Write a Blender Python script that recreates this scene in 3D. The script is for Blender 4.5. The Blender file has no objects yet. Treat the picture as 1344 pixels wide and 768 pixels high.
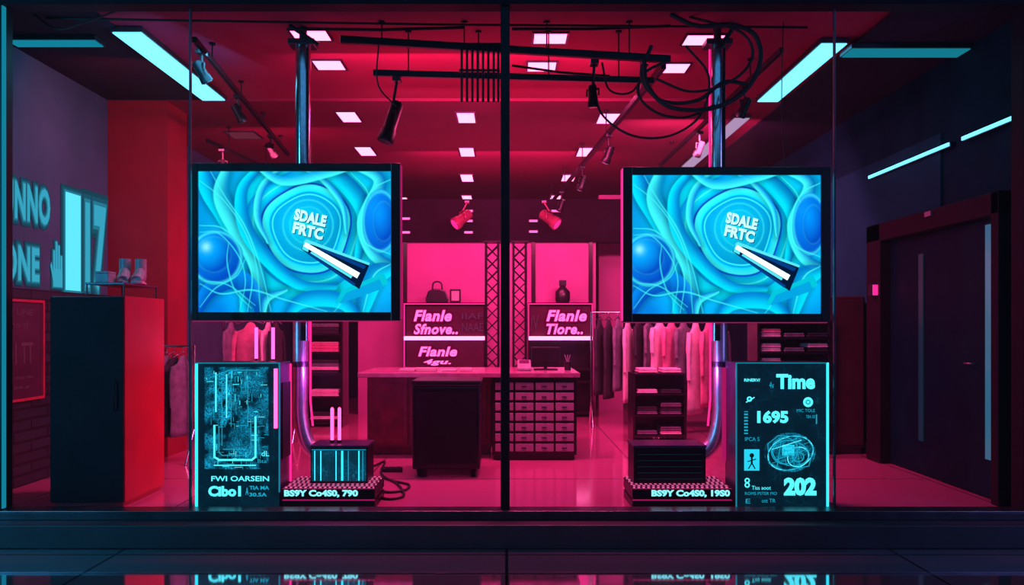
import bpy, math, random
import numpy as np
from mathutils import Vector, Matrix
random.seed(7)
try:
    bpy.context.scene.view_settings.view_transform='Standard'
except Exception: pass
F=1100.0; VX=665.0; VY=430.0; CH=1.3
def PX(px,d): return (px-VX)*d/F
def PZ(py,d): return CH-(py-VY)*d/F
COL=bpy.context.scene.collection

# ---------------- materials ----------------
def pr(name,col,rough=0.5,metal=0.0,var=0.25,scale=6.0,em=None,es=0.0,bump=0.0,spec=None):
    m=bpy.data.materials.new(name); m.use_nodes=True
    nt=m.node_tree; b=nt.nodes['Principled BSDF']
    tc=nt.nodes.new('ShaderNodeTexCoord'); n=nt.nodes.new('ShaderNodeTexNoise')
    n.inputs['Scale'].default_value=scale; n.inputs['Detail'].default_value=4
    nt.links.new(tc.outputs['Object'],n.inputs['Vector'])
    r=nt.nodes.new('ShaderNodeValToRGB')
    r.color_ramp.elements[0].position=0.3; r.color_ramp.elements[1].position=0.7
    r.color_ramp.elements[0].color=[c*(1-var) for c in col]+[1]
    r.color_ramp.elements[1].color=[min(1,c*(1+var)) for c in col]+[1]
    nt.links.new(n.outputs['Fac'],r.inputs['Fac']); nt.links.new(r.outputs['Color'],b.inputs['Base Color'])
    b.inputs['Roughness'].default_value=rough; b.inputs['Metallic'].default_value=metal
    if spec is not None: b.inputs['Specular IOR Level'].default_value=spec
    if em: b.inputs['Emission Color'].default_value=list(em)+[1]; b.inputs['Emission Strength'].default_value=es
    if bump>0:
        bp=nt.nodes.new('ShaderNodeBump'); bp.inputs['Strength'].default_value=bump
        nt.links.new(n.outputs['Fac'],bp.inputs['Height']); nt.links.new(bp.outputs['Normal'],b.inputs['Normal'])
    return m
def emi(name,col,s):
    m=bpy.data.materials.new(name); m.use_nodes=True; nt=m.node_tree
    nt.nodes.clear(); o=nt.nodes.new('ShaderNodeOutputMaterial'); e=nt.nodes.new('ShaderNodeEmission')
    e.inputs['Color'].default_value=list(col)+[1]; e.inputs['Strength'].default_value=s
    nt.links.new(e.outputs[0],o.inputs[0]); return m
def tile(name,c1,c2,mortar,w,h,rough,bumpy=0.2,axis='XY',msize=0.01,offset=0.0,metal=0.0,spec=0.5):
    m=bpy.data.materials.new(name); m.use_nodes=True; nt=m.node_tree; b=nt.nodes['Principled BSDF']
    tc=nt.nodes.new('ShaderNodeTexCoord')
    sep=nt.nodes.new('ShaderNodeSeparateXYZ'); com=nt.nodes.new('ShaderNodeCombineXYZ')
    nt.links.new(tc.outputs['Object'],sep.inputs[0])
    nt.links.new(sep.outputs['XYZ'.index(axis[0])],com.inputs[0]); nt.links.new(sep.outputs['XYZ'.index(axis[1])],com.inputs[1])
    br=nt.nodes.new('ShaderNodeTexBrick'); br.offset=offset
    nt.links.new(com.outputs[0],br.inputs['Vector'])
    br.inputs['Color1'].default_value=list(c1)+[1]; br.inputs['Color2'].default_value=list(c2)+[1]; br.inputs['Mortar'].default_value=list(mortar)+[1]
    br.inputs['Scale'].default_value=1; br.inputs['Brick Width'].default_value=w; br.inputs['Row Height'].default_value=h; br.inputs['Mortar Size'].default_value=msize
    nt.links.new(br.outputs['Color'],b.inputs['Base Color'])
    b.inputs['Metallic'].default_value=metal; b.inputs['Specular IOR Level'].default_value=spec
    n=nt.nodes.new('ShaderNodeTexNoise'); n.inputs['Scale'].default_value=3; n.inputs['Detail'].default_value=5
    nt.links.new(com.outputs[0],n.inputs['Vector'])
    mr=nt.nodes.new('ShaderNodeMapRange'); mr.inputs['To Min'].default_value=rough*0.7; mr.inputs['To Max'].default_value=rough*1.4
    nt.links.new(n.outputs['Fac'],mr.inputs['Value']); nt.links.new(mr.outputs[0],b.inputs['Roughness'])
    bp=nt.nodes.new('ShaderNodeBump'); bp.inputs['Strength'].default_value=bumpy; bp.inputs['Distance'].default_value=0.01; bp.invert=True
    nt.links.new(br.outputs['Fac'],bp.inputs['Height']); nt.links.new(bp.outputs['Normal'],b.inputs['Normal'])
    return m

BLACK=pr('black_metal',(0.012,0.012,0.016),0.38,0.6)
BLACKP=pr('black_plastic',(0.01,0.01,0.014),0.3)
BLACKM=pr('matte_black',(0.008,0.008,0.01),0.6)
STEEL=pr('brushed_steel',(0.7,0.72,0.78),0.16,1.0,0.12,20)
STEEL2=pr('satin_steel',(0.7,0.66,0.8),0.32,0.85,0.12,20)
DKSTEEL=pr('dark_steel',(0.12,0.12,0.15),0.3,0.9)
REDWALL=pr('red_plaster',(0.26,0.010,0.030),0.7,0,0.12,3,spec=.2)
REDLAM=pr('red_laminate',(0.36,0.010,0.03),0.3,0,0.15,3)
GREY=pr('grey_plaster',(0.06,0.12,0.17),0.85,0,0.12,2.5,spec=0.1)
NAVY=pr('navy_plaster',(0.004,0.024,0.040),0.8,0,0.2,2,spec=0.06)
GREYR=pr('blue_grey_plaster',(0.008,0.055,0.08),0.85,0,0.2,2,spec=0.06)
PINKW=pr('rose_plaster',(0.42,0.10,0.30),0.6,0,0.1,2)
DARKGLOSS=pr('dark_gloss_panel',(0.012,0.008,0.014),0.22,0,0.3,3)
DARKDOOR=pr('satin_black_panel',(0.012,0.006,0.012),0.6,0,0.3,3,spec=.12)
BULK=pr('matte_bulkhead',(0.010,0.006,0.012),0.85,0,0.3,3,spec=0.05)
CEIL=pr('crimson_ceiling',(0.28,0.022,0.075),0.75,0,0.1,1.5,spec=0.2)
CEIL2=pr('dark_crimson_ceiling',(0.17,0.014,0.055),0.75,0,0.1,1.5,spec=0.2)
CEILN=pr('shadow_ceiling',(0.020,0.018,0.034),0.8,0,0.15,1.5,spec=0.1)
WOODR=pr('dark_red_wood',(0.18,0.022,0.06),0.3,0,0.35,9)
DOORM=pr('door_navy',(0.002,0.018,0.028),0.5,0,0.2,4,spec=.08)
FRAMEW=pr('door_frame_maroon',(0.014,0.006,0.013),0.5,0,0.2,4,spec=.12)
LOCKM=pr('locker_maroon',(0.06,0.008,0.02),0.45,0,0.2,4)
WORKTOP=pr('worktop_stone',(0.34,0.12,0.24),0.25,0,0.25,12)
LABELM=pr('drawer_front_grey',(0.30,0.20,0.30),0.5,0,0.15,12)
CLOTHP=pr('pink_cloth',(0.65,0.18,0.34),0.85,0,0.2,14,bump=0.2)
CLOTHW=pr('pale_cloth',(0.75,0.50,0.64),0.85,0,0.15,14,bump=0.2)
CLOTHD=pr('charcoal_cloth',(0.02,0.018,0.03),0.85,0,0.3,14,bump=0.2)
CLOTHG=pr('grey_cloth',(0.16,0.14,0.2),0.85,0,0.3,14,bump=0.2)
CERAM=pr('grey_ceramic',(0.3,0.3,0.34),0.35,0,0.2,14)
PAPER=pr('paper',(0.5,0.4,0.44),0.8,0,0.08,10)
FLOORM=tile('interior_tiles',(0.50,0.12,0.28),(0.54,0.13,0.30),(0.15,0.03,0.06),1.2,1.2,0.10,0.1,'XY',0.008,spec=1.0,metal=.12)
OUTF=tile('pavement_tiles',(0.6,0.64,0.72),(0.68,0.72,0.8),(0.03,0.035,0.05),2.55,0.42,0.05,0.10,'XY',0.010,metal=0.92,spec=1.0)
PLINTH=pr('plinth_dark',(0.016,0.019,0.028),0.5,0,0.3,4)
SLATW=tile('dark_slat_brick',(0.012,0.022,0.032),(0.018,0.032,0.045),(0.003,0.004,0.008),0.5,0.09,0.5,0.8,'YZ',0.012,0.5)
E_CY=emi('cyan_light',(0.12,0.66,0.98),2.5)
E_CY2=emi('cyan_light_soft',(0.03,0.78,1.0),1.5)
E_CYD=emi('cyan_light_dim',(0.01,0.40,0.6),0.55)
E_CYB=emi('teal_bar',(0.01,0.32,0.45),0.6)
E_PINKSQ=emi('pink_ceiling_light',(1.0,0.14,0.34),5.4)
E_DIM=emi('dim_ceiling_light',(0.5,0.06,0.13),0.25)
E_WH=emi('pale_linear_light',(0.55,0.35,0.6),0.8)
E_PK=emi('magenta_neon',(1.0,0.07,0.32),3.6)
E_PK2=emi('magenta_glow',(1.0,0.02,0.26),1.4)
E_PKD=emi('magenta_dim',(0.8,0.015,0.22),0.5)
E_PKT=emi('pink_lettering',(1.0,0.12,0.46),2.0)
HALO1=emi('sign_halo_inner',(0.55,0.0,0.13),0.6)  # neon glow around the script, painted as wider dimmer letter layers
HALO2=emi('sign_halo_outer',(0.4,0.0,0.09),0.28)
E_T=emi('cyan_lettering',(0.09,0.88,1.0),1.3)
E_TD=emi('cyan_lettering_dim',(0.01,0.52,0.78),0.75)
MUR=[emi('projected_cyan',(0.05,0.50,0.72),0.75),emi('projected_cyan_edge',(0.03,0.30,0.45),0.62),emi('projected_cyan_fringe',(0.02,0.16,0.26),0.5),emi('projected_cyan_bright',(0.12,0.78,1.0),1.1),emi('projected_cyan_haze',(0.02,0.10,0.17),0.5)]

# ---------------- mesh builder ----------------
def catmull(pts,n=8):
    P=[Vector(p) for p in pts]; P=[P[0]*2-P[1]]+P+[P[-1]*2-P[-2]]; out=[]
    for i in range(1,len(P)-2):
        for k in range(n):
            t=k/n; a,b,c,d=P[i-1],P[i],P[i+1],P[i+2]
            out.append(0.5*((2*b)+(c-a)*t+(2*a-5*b+4*c-d)*t*t+(3*b-a-3*c+d)*t**3))
    out.append(P[-2]); return out
def textmesh(txt,bold,shear,sp=1.0):
    c=bpy.data.curves.new('t','FONT'); c.body=txt; c.size=1; c.offset=bold; c.shear=shear; c.resolution_u=3; c.space_character=sp
    o=bpy.data.objects.new('t',c); COL.objects.link(o)
    dg=bpy.context.evaluated_depsgraph_get(); me=bpy.data.meshes.new_from_object(o.evaluated_get(dg))
    vs=[v.co.copy() for v in me.vertices]; fs=[tuple(p.vertices) for p in me.polygons]
    bpy.data.objects.remove(o); bpy.data.meshes.remove(me); bpy.data.curves.remove(c)
    return vs,fs
class M:
    def __init__(s): s.v=[];s.f=[];s.m=[];s.s=[]
    def add(s,vs,fs,mat=0,smooth=False):
        o=len(s.v); s.v+= [tuple(v) for v in vs]
        for f in fs: s.f.append([o+i for i in f]); s.m.append(mat); s.s.append(smooth)
        return s
    def box(s,x0,x1,y0,y1,z0,z1,mat=0):
        vs=[(x,y,z) for z in(z0,z1) for y in(y0,y1) for x in(x0,x1)]
        return s.add(vs,[(0,2,3,1),(4,5,7,6),(0,1,5,4),(2,6,7,3),(0,4,6,2),(1,3,7,5)],mat)
    def quad(s,a,b,c,d,mat=0): return s.add([a,b,c,d],[(0,1,2,3)],mat)
    def tube(s,pts,r,n=12,mat=0,caps=True,closed=False):
        P=[Vector(p) for p in pts]; R=r if isinstance(r,(list,tuple)) else [r]*len(P)
        rings=[]; prev=None
        for i,p in enumerate(P):
            if closed: t=P[(i+1)%len(P)]-P[i-1]
            else: t=P[min(i+1,len(P)-1)]-P[max(i-1,0)]
            if t.length<1e-9: t=Vector((0,0,1))
            t.normalize()
            if prev is None: u=t.orthogonal().normalized()
            else:
                u=prev-t*prev.dot(t)
                u=u.normalized() if u.length>1e-6 else t.orthogonal().normalized()
            prev=u; w=t.cross(u)
            rings.append([p+(u*math.cos(2*math.pi*k/n)+w*math.sin(2*math.pi*k/n))*R[i] for k in range(n)])
        vs=[v for rg in rings for v in rg]; fs=[]
        L=len(rings)
        for i in range(L if closed else L-1):
            j=(i+1)%L
            for k in range(n): fs.append((i*n+k,i*n+(k+1)%n,j*n+(k+1)%n,j*n+k))
        s.add(vs,fs,mat,True)
        if caps and not closed:
            s.add(rings[0],[tuple(range(n-1,-1,-1))],mat); s.add(rings[-1],[tuple(range(n))],mat)
        return s
    def line(s,pts,w,y,mat=0,close=False):
        P=list(pts)+([pts[0]] if close else [])
        for a,b in zip(P[:-1],P[1:]):
            d=Vector((b[0]-a[0],b[1]-a[1])); 
            if d.length<1e-9: continue
            d.normalize(); e=d*w*0.5; n=Vector((-d.y,d.x))*w*0.5
            s.add([(a[0]-e.x+n.x,y,a[1]-e.y+n.y),(a[0]-e.x-n.x,y,a[1]-e.y-n.y),(b[0]+e.x-n.x,y,b[1]+e.y-n.y),(b[0]+e.x+n.x,y,b[1]+e.y+n.y)],[(0,1,2,3)],mat)
        return s
    def disc(s,cx,cz,rx,rz,y,mat=0,n=28,inner=0.0,rot=0.0,a0=0,a1=2*math.pi):
        vs=[];fs=[];cr,sr=math.cos(rot),math.sin(rot)
        for i in range(n+1):
            a=a0+(a1-a0)*i/n
            for q in (inner,1.0):
                X=rx*q*math.cos(a);Z=rz*q*math.sin(a)
                vs.append((cx+X*cr-Z*sr,y,cz+X*sr+Z*cr))
        for i in range(n): fs.append((2*i,2*i+1,2*i+3,2*i+2))
        return s.add(vs,fs,mat)
    def text(s,txt,mapf,mat=0,bold=0.0,shear=0.0,ref=None,sp=1.0):
        rv,_=textmesh(txt,bold if ref is None else ref,shear,sp)
        vs,fs=textmesh(txt,bold,shear,sp)
        if not vs or not rv: return s
        x0=min(v.x for v in rv);x1=max(v.x for v in rv);y0=min(v.y for v in rv);y1=max(v.y for v in rv)
        return s.add([mapf((v.x-x0)/(x1-x0),(v.y-y0)/max(1e-6,y1-y0)) for v in vs],fs,mat)
    def ftext(s,txt,x0,x1,z0,z1,y,mat=0,bold=0.02,shear=0.0,ref=None,sp=1.0):
        return s.text(txt,lambda u,v:(x0+u*(x1-x0),y,z0+v*(z1-z0)),mat,bold,shear,ref,sp)
    def build(s,name,mats,parent=None,bevel=0,loc=None,**props):
        me=bpy.data.meshes.new(name)
        if parent is not None: o3=Vector(WL[parent.name])
        elif loc is not None: o3=Vector(loc)
        else: o3=Vector((0,0,0))
        me.from_pydata([tuple(Vector(v)-o3) for v in s.v],[],s.f)
        if not isinstance(mats,(list,tuple)): mats=[mats]
        for m in mats: me.materials.append(m)
        for p,mi,sm in zip(me.polygons,s.m,s.s): p.material_index=mi; p.use_smooth=sm
        me.update()
        o=bpy.data.objects.new(name,me); COL.objects.link(o)
        if parent is not None: o.parent=parent; WL[o.name]=tuple(o3)
        else: o.location=o3; WL[o.name]=tuple(o3)
        if bevel:
            b=o.modifiers.new('Bevel','BEVEL'); b.width=bevel; b.segments=2; b.limit_method='ANGLE'
        for k,v in props.items(): o[k]=v
        return o
WL={}
def thing(name,loc,label,cat,group=None):
    o=bpy.data.objects.new(name,None); o.empty_display_size=0.1; o.location=loc; COL.objects.link(o)
    WL[o.name]=tuple(loc); o['label']=label; o['category']=cat
    if group: o['group']=group
    return o
def S(mb,name,mats,**k):
    return mb.build(name,mats,kind='structure',**k)

# ---------------- shell ----------------
XL=-4.0; XR=3.7; CZ=3.6; YG=5.85; YB=15.5
S(M().box(XL,XR,YG+0.06,YB,-0.1,0),'floor',FLOORM)
S(M().box(-9,9,-2,5.6,-0.3,-0.18),'floor_outside',OUTF)
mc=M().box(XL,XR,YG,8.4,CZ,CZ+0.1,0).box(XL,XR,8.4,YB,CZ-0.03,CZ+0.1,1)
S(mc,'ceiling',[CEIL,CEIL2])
S(M().box(2.78,XR,YG+0.05,YB,CZ-0.045,CZ-0.031),'ceiling_shade_right',CEILN)  # dark sheet standing in for shade on the right of the ceiling
S(M().box(XL,-2.98,YG+0.05,8.39,CZ-0.02,CZ-0.005),'ceiling_shade_left',CEILN)  # same dark sheet for the shaded left side
S(M().box(XL-0.15,XL,YG,YB,-0.1,CZ+0.1),'wall_left',GREY)
S(M().box(XR,XR+0.15,YG,YB,-0.1,CZ+0.1),'wall_right',NAVY)
S(M().box(XL-0.15,XR+0.15,YB,YB+0.15,-0.1,CZ+0.1),'wall_back',NAVY)
S(M().box(XL,PX(220,8.4),8.4,8.9,0,CZ-0.03),'wall_pillar',REDWALL)
S(M().box(XL,XL+0.03,YG+0.06,8.4,0,1.62),'trim_2',SLATW)
S(M().box(XR-0.025,XR,7.1,9.6,1.55,2.95),'trim_3',GREYR)
S(M().box(XR-0.02,XR,8.4,YB,0,0.12),'baseboard_right',FRAMEW)
d=12.5
S(M().box(PX(470,d),PX(782,d),d,d+0.12,0,PZ(318,d)),'wall_partition',PINKW)
S(M().box(PX(430,d),PX(835,d),d-0.05,d+0.17,PZ(318,d),PZ(262,d)),'trim_4',BULK)
mb=M()
for px in (532,700,775): mb.box(PX(px,d)-0.03,PX(px,d)+0.03,d-0.03,d,0,PZ(318,d))
S(mb,'trim_5',DARKGLOSS)
S(M().box(PX(786,13.2),PX(818,13.2),13.2,13.35,0,PZ(256,13.2)),'wall_return',PINKW)
# front frame
S(M().box(XL-0.2,XR+0.4,YG-0.08,YG+0.06,PZ(11,YG),CZ+0.5),'trim_6',FRAMEW)
S(M().box(-9,9,5.6,YG+0.06,-0.18,-0.022),'trim_7',PLINTH,bevel=0.008)
S(M().box(-4.6,4.4,YG-0.10,YG+0.05,-0.022,0.04),'trim_8',DKSTEEL,bevel=0.004)
S(M().box(PX(657,YG),PX(669,YG),YG-0.05,YG+0.06,0.04,PZ(11,YG)),'trim_9',BLACK,bevel=0.006)
for i,px in enumerate((250,1095)):
    S(M().box(PX(px-1.2,YG),PX(px+1.2,YG),YG-0.012,YG+0.012,0.04,PZ(11,YG)),'window_%d'%(1+i),DKSTEEL)
S(M().box(PX(-60,YG),PX(10,YG),YG-0.08,YG+0.06,0.04,PZ(11,YG)).box(PX(10,YG),PX(11.5,YG),YG-0.07,YG-0.03,0.05,PZ(12,YG),1),'ceiling_shade_right2',[BLACK,E_CYD])
S(M().box(PX(1334,YG),PX(1400,YG),YG-0.08,YG+0.06,0.04,PZ(11,YG)),'ceiling_shade_right3',FRAMEW)
S(M().box(-9,PX(-60,YG),YG-0.1,YG+0.1,-.022,4),'wall_front_left',PLINTH)
S(M().box(PX(1400,YG),9,YG-0.1,YG+0.1,-.022,4),'wall_front_right',PLINTH)

# door on right wall
zt=CH+0.28*XR-0.04
y0,y1=6.07,8.3
dr=thing('door_1',(XR,7.2,0),'dark maroon framed door with narrow lit glazing','door'); dr['kind']='structure'; del dr['category']
M().box(XR-0.14,XR-0.001,y0,y0+0.10,0,zt).box(XR-0.14,XR-0.001,y1-0.3,y1,0,zt).box(XR-0.14,XR-0.001,y0,y1,zt-0.17,zt).build('door_frame',FRAMEW,dr,bevel=0.01)
M().box(XR-0.05,XR-0.002,y0+0.102,7.1,0.01,zt-0.172).box(XR-0.04,XR-0.002,7.11,y1-0.302,0.01,zt-0.172,1).build('door_leaf',[DOORM,DOORM],dr,bevel=0.006)
M().box(XR-0.058,XR-0.051,6.235,6.38,0.3,2.08).build('glazing',pr('lit_glazing',(0.02,0.1,0.15),0.2,em=(0.02,0.26,0.42),es=0.42,var=.5,scale=2),dr)
M().box(XR-0.05,XR-0.041,7.35,7.43,0.3,1.95).build('glazing',pr('dim_glazing',(0.005,0.03,0.05),0.3,em=(0.01,0.12,0.2),es=0.1),dr)
M().tube([(XR-0.05,6.5,1.02),(XR-0.10,6.5,1.02),(XR-0.10,6.60,1.02)],0.009,8).build('handle',DKSTEEL,dr)
M().box(XR-0.162,XR-0.142,7.0,7.1,zt-0.06,zt-0.02).build('door_plate',LABELM,dr)
ex=thing('exit_sign',(XR-.14,8.07,1.62),'small glowing pink sign box on the door frame','sign')
M().box(XR-0.20,XR-0.141,8.03,8.13,1.6,1.72).build('housing',BLACKP,ex,bevel=0.005)
M().box(XR-0.195,XR-0.146,8.022,8.029,1.61,1.71).build('lit_face',E_PK2,ex)
lk=thing('storage_locker',(XR-0.2,8.85,0),'dark maroon locker against the wall','cabinet')
M().box(XR-0.4,XR-0.03,8.6,9.1,0.06,1.62).box(XR-0.38,XR-0.05,8.62,9.08,0,0.06).build('body',LOCKM,lk,bevel=0.01)
M().box(XR-0.385,XR-0.045,8.58,8.598,0.1,1.58).build('door',LOCKM,lk,bevel=0.004)

# ---------------- ceiling lights ----------------
def sqlight(px,py,w,h,mat=E_PINKSQ,label='square recessed pink ceiling light'):
    top=CZ if py<130 else CZ-0.03
    H=top-CH-0.012
    dd=F*H/(VY-py); X=PX(px,dd); W=w*dd/F*0.5; L=h*dd*dd/(F*H)*0.5
    L=min(L,0.36)
    t=thing('recessed_ceiling_light',(X,dd,top),label,'ceiling light','square lights recessed in the ceiling')
    fr=M(); g=0.018
    fr.box(X-W-g,X+W+g,dd-L-g,dd-L,top-0.014,top-0.001).box(X-W-g,X+W+g,dd+L,dd+L+g,top-0.014,top-0.001).box(X-W-g,X-W,dd-L,dd+L,top-0.014,top-0.001).box(X+W,X+W+g,dd-L,dd+L,top-0.014,top-0.001)
    fr.build('frame',DKSTEEL,t)
    M().box(X-W,X+W,dd-L,dd+L,top-0.011,top-0.002).build('diffuser',mat,t)
for a in ((408,47,46,13),(432,86,36,12),(722,51,42,13),(711,88,36,12),(923,53,48,13),(883,90,38,12),
          (458,154,24,13),(612,155,22,13),(798,156,25,13),(480,199,20,11),(613,200,18,11),(768,200,19,11),
          (497,234,15,9),(613,234,15,9),(746,234,16,8),(613,260,12,6),(729,260,13,6),(530,262,10,5)):
    sqlight(*a)
sqlight(320,178,36,9,E_DIM,'square recessed ceiling light, switched off'); sqlight(1000,205,36,7,E_DIM,'square recessed ceiling light, switched off')
def linear(name,X,ya,yb,w,mat,label,z=CZ-0.05):
    t=thing(name,(X,(ya+yb)/2,z),label,'ceiling light','linear ceiling lights')
    M().box(X-w/2-0.015,X+w/2+0.015,ya-0.015,yb+0.015,z-0.005,z+0.034).build('housing',DKSTEEL,t)
    M().box(X-w/2,X+w/2,ya,yb,z-0.012,z-0.0055).build('diffuser',mat,t)
linear('linear_ceiling_light',-2.9,6.4,8.3,0.22,E_CY,'long glowing cyan linear light under the ceiling',CZ-0.04)
linear('linear_ceiling_light',2.60,6.65,8.35,0.20,E_CY,'long glowing cyan linear light under the ceiling',CZ-0.04)
linear('linear_ceiling_light',2.5,8.9,11.6,0.16,E_WH,'long pale linear light, weakly glowing',CZ-0.07)
def hbar(xa,xb,Y,z,mat,hw=.10):  # glowing bar that stands in for a reflected light
    t=thing('linear_ceiling_light',((xa+xb)/2,Y,z),'dim teal glowing bar standing in for a reflection','ceiling light','linear ceiling lights')
    M().box(xa,xb,Y-hw-.015,Y+hw+.015,z,z+0.036).build('housing',DKSTEEL,t)
    M().box(xa+.01,xb-.01,Y-hw,Y+hw,z-0.008,z-0.0005).build('diffuser',mat,t)
hbar(2.73,3.69,6.75,CZ-0.085,E_CYB); hbar(-3.9,-3.2,6.6,CZ-0.06,E_CYD,.07)
for ya,yb in((6.0,6.72),(6.9,8.45)):
    z=CH+0.412*(XR-0.03)
    t=thing('wall_linear_light',(XR-0.03,(ya+yb)/2,z),'slim glowing cyan linear light on the wall','wall light','slim wall lights')
    M().box(XR-0.05,XR-0.001,ya,yb,z-0.02,z+0.02).build('housing',DKSTEEL,t)
    M().box(XR-0.06,XR-0.0505,ya+.01,yb-.01,z-0.014,z+0.014).build('diffuser',E_CY,t)

# ---------------- screens : picture painted as vertex colours of a flat grid ----------------
NX,NY=400,287
def paint():
    xs=np.linspace(260,515,NX); ys=np.linspace(226,409,NY)
    X,Y=np.meshgrid(xs,ys); C=np.zeros((NY,NX,3))
    deep=np.array([0,.06,.50]); azure=np.array([0,.25,.86]); cy=np.array([0,.74,.98]); pale=np.array([.05,.98,1.0]); teal=np.array([0,.36,.78])
    Wx=X+9*np.sin(Y/23.)+5*np.sin(X/17.+1); Wy=Y+8*np.sin(X/29.)+4*np.sin(Y/13.)
    r=np.hypot(Wx-405,(Wy-288)*1.1); th=np.arctan2(Wy-288,Wx-405)
    g=np.clip(1.15-r/155,0,1)**.8
    base=azure*(1-g[...,None])+cy*g[...,None]
    sw=.5+.5*np.sin(th*3+r/19.)
    base=base*(0.80+0.28*sw[...,None])
    C[:]=base
    def rib(pts,w,ca,cb,alpha=.9,thin=False,soft=1.6):
        P=catmull([(p[0],p[1],0) for p in pts],10); L=len(P)
        best=np.full(X.shape,1e9); side=np.zeros(X.shape); kk=np.zeros(X.shape)
        for i in range(L-1):
            a,b=P[i],P[i+1]; dx,dy=b.x-a.x,b.y-a.y; l2=dx*dx+dy*dy+1e-9
            t=np.clip(((X-a.x)*dx+(Y-a.y)*dy)/l2,0,1); ex=X-a.x-t*dx; ey=Y-a.y-t*dy; dd=ex*ex+ey*ey
            m=dd<best; best=np.where(m,dd,best); side=np.where(m,(ex*dy-ey*dx)/math.sqrt(l2),side); kk=np.where(m,(i+t)/(L-1),kk)
        dist=np.sqrt(best); ww=w*(.35+.65*np.sin(np.pi*np.clip(kk,.03,.97)))/2
        A=np.clip((ww-dist)/soft+.5,0,1)*alpha
        s=np.clip(side/np.maximum(ww,.5)*.5+.5,0,1)[...,None]; s=s*s*(3-2*s)
        col=np.array(ca)*(1-s)+np.array(cb)*s
        sh=np.exp(-np.clip(dist-ww,0,99)**2/30.)*(.45 if not thin else .08)
        C[:]=C*(1-sh[...,None]*.8); 
        C[:]=C*(1-A[...,None])+col*A[...,None]
    def orb(cx,cy_,rx,ry,c1,c2,lx=-.4,ly=-.4,alpha=.95,gl=.4,hl=0):
        u=(X-cx)/rx; v=(Y-cy_)/ry; q=np.hypot(u,v)
        A=np.clip((1-q)*min(rx,ry)/1.5+.5,0,1)*alpha
        s=np.clip(1-np.hypot(u-lx,v-ly)/1.3,0,1)[...,None]
        col=np.array(c1)*(1-s)+np.array(c2)*s
        if hl:
            h=np.exp(-(np.hypot(u-lx,v-ly)/.22)**2)[...,None]*hl; col=col*(1-h)+np.array([.3,.9,1])*h
        rim=np.exp(-((q-.93)/.06)**2)[...,None]*gl
        C[:]=C*(1-A[...,None])+(col*(1-rim)+pale*rim)*A[...,None]
    def tunnel(cx,cy_,rings,R):
        a=np.arctan2(Y-cy_,X-cx); q=np.hypot(X-cx,Y-cy_)*(1+.035*np.sin(3*a+.8)+.02*np.sin(5*a))
        A=np.clip((R-q)/6+.5,0,1); light=.5+.5*np.cos(a+2.2)
        col=np.zeros_like(C); col[:]=cy*.8
        for (r0,r1,c0,c1,lit) in rings:
            m=(np.clip((q-r0)/1.4+.5,0,1)*np.clip((r1-q)/1.4+.5,0,1))[...,None]
            k=np.clip((q-r0)/(r1-r0),0,1)[...,None]
            cc=np.array(c0)*(1-k)+np.array(c1)*k
            cc=cc*(1-lit+lit*1.35*light[...,None])
            col[:]=col*(1-m)+cc*m
        C[:]=C*(1-A[...,None])+col*A[...,None]
    tunnel(404,300,[(80,96,cy*.9,cy,.2),(70,80,cy,azure,.3),(68,70,pale,pale,.2),(60,68,teal,cy,.3),
        (57,60,deep,deep,0),(48,57,cy,pale*.9,.2),(45,48,teal,teal,0),(43.5,45,pale,pale,.1),(0,43.5,np.array([0,.66,.90]),np.array([0,.36,.74]),.25)],94)
    for rr_,al in ((33,.35),(24,.2)):
        q=np.hypot(X-405,Y-296); m=(np.exp(-((q-rr_)/1.2)**2)*al)[...,None]; C[:]=C*(1-m)+pale*m
    rib([(266,215),(272,245),(296,280),(318,325),(322,420)],30,cy,azure*.7,.95)
    rib([(300,215),(290,256),(312,300),(336,345),(350,420)],26,pale*.95,teal*.7,.92)
    rib([(255,415),(275,380),(312,366),(338,392),(342,420)],26,deep,azure,.85)
    rib([(346,215),(318,250),(322,298),(350,338),(392,372),(440,376)],20,cy*1.05,azure*.65,.93)
    rib([(380,215),(346,244),(338,284),(352,318)],10,pale,azure*.8,.9)
    rib([(405,215),(448,236),(480,280),(470,345)],24,cy*1.05,azure*.5,.93)
    rib([(392,218),(424,236),(450,268),(456,306)],8,pale,azure*.85,.9)
    rib([(458,215),(500,238),(480,292),(494,335),(525,350)],20,pale,azure*.6,.9)
    rib([(520,350),(490,366),(474,420)],30,azure*.6,cy,.9)
    rib([(335,218),(372,238),(430,228),(478,215)],13,pale,teal,.85)
    rib([(372,420),(398,394),(446,394),(476,420)],22,cy,azure*.7,.92)
    rib([(345,420),(350,392),(376,380)],10,pale,azure*.7,.85)
    orb(283,338,36,36,deep,azure*1.2,gl=.6); orb(280,334,25,25,(0,.07,.52),(0,.50,1.1),gl=.1,hl=.8)
    orb(501,291,24,42,(0,.08,.58),azure*1.1,gl=.5); orb(505,291,15,28,deep,(0,.30,.95),gl=.1)
    for pts,w,c in (([(262,238),(292,262),(318,298),(336,345),(342,408)],1.7,pale),
        ([(276,226),(296,260),(322,298),(342,350),(356,408)],1.7,pale),
        ([(262,296),(292,300),(320,328),(331,365),(325,408)],1.9,pale),
        ([(262,305),(286,306),(312,334),(322,368),(314,408)],1.3,pale),
        ([(262,372),(290,385),(330,380),(372,392),(430,408)],1.9,pale),
        ([(262,402),(282,378),(310,362),(322,340)],1.3,pale),
        ([(268,368),(300,374),(335,400)],1.2,pale),
        ([(300,318),(298,345),(308,380),(330,404)],1.3,pale),
        ([(515,236),(490,250),(477,280),(481,318),(515,334)],2.4,pale),
        ([(515,346),(492,362),(478,408)],2.2,pale),
        ([(440,408),(462,384),(500,372)],1.5,pale),
        ([(462,228),(480,246),(488,262)],1.4,pale)):
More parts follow.
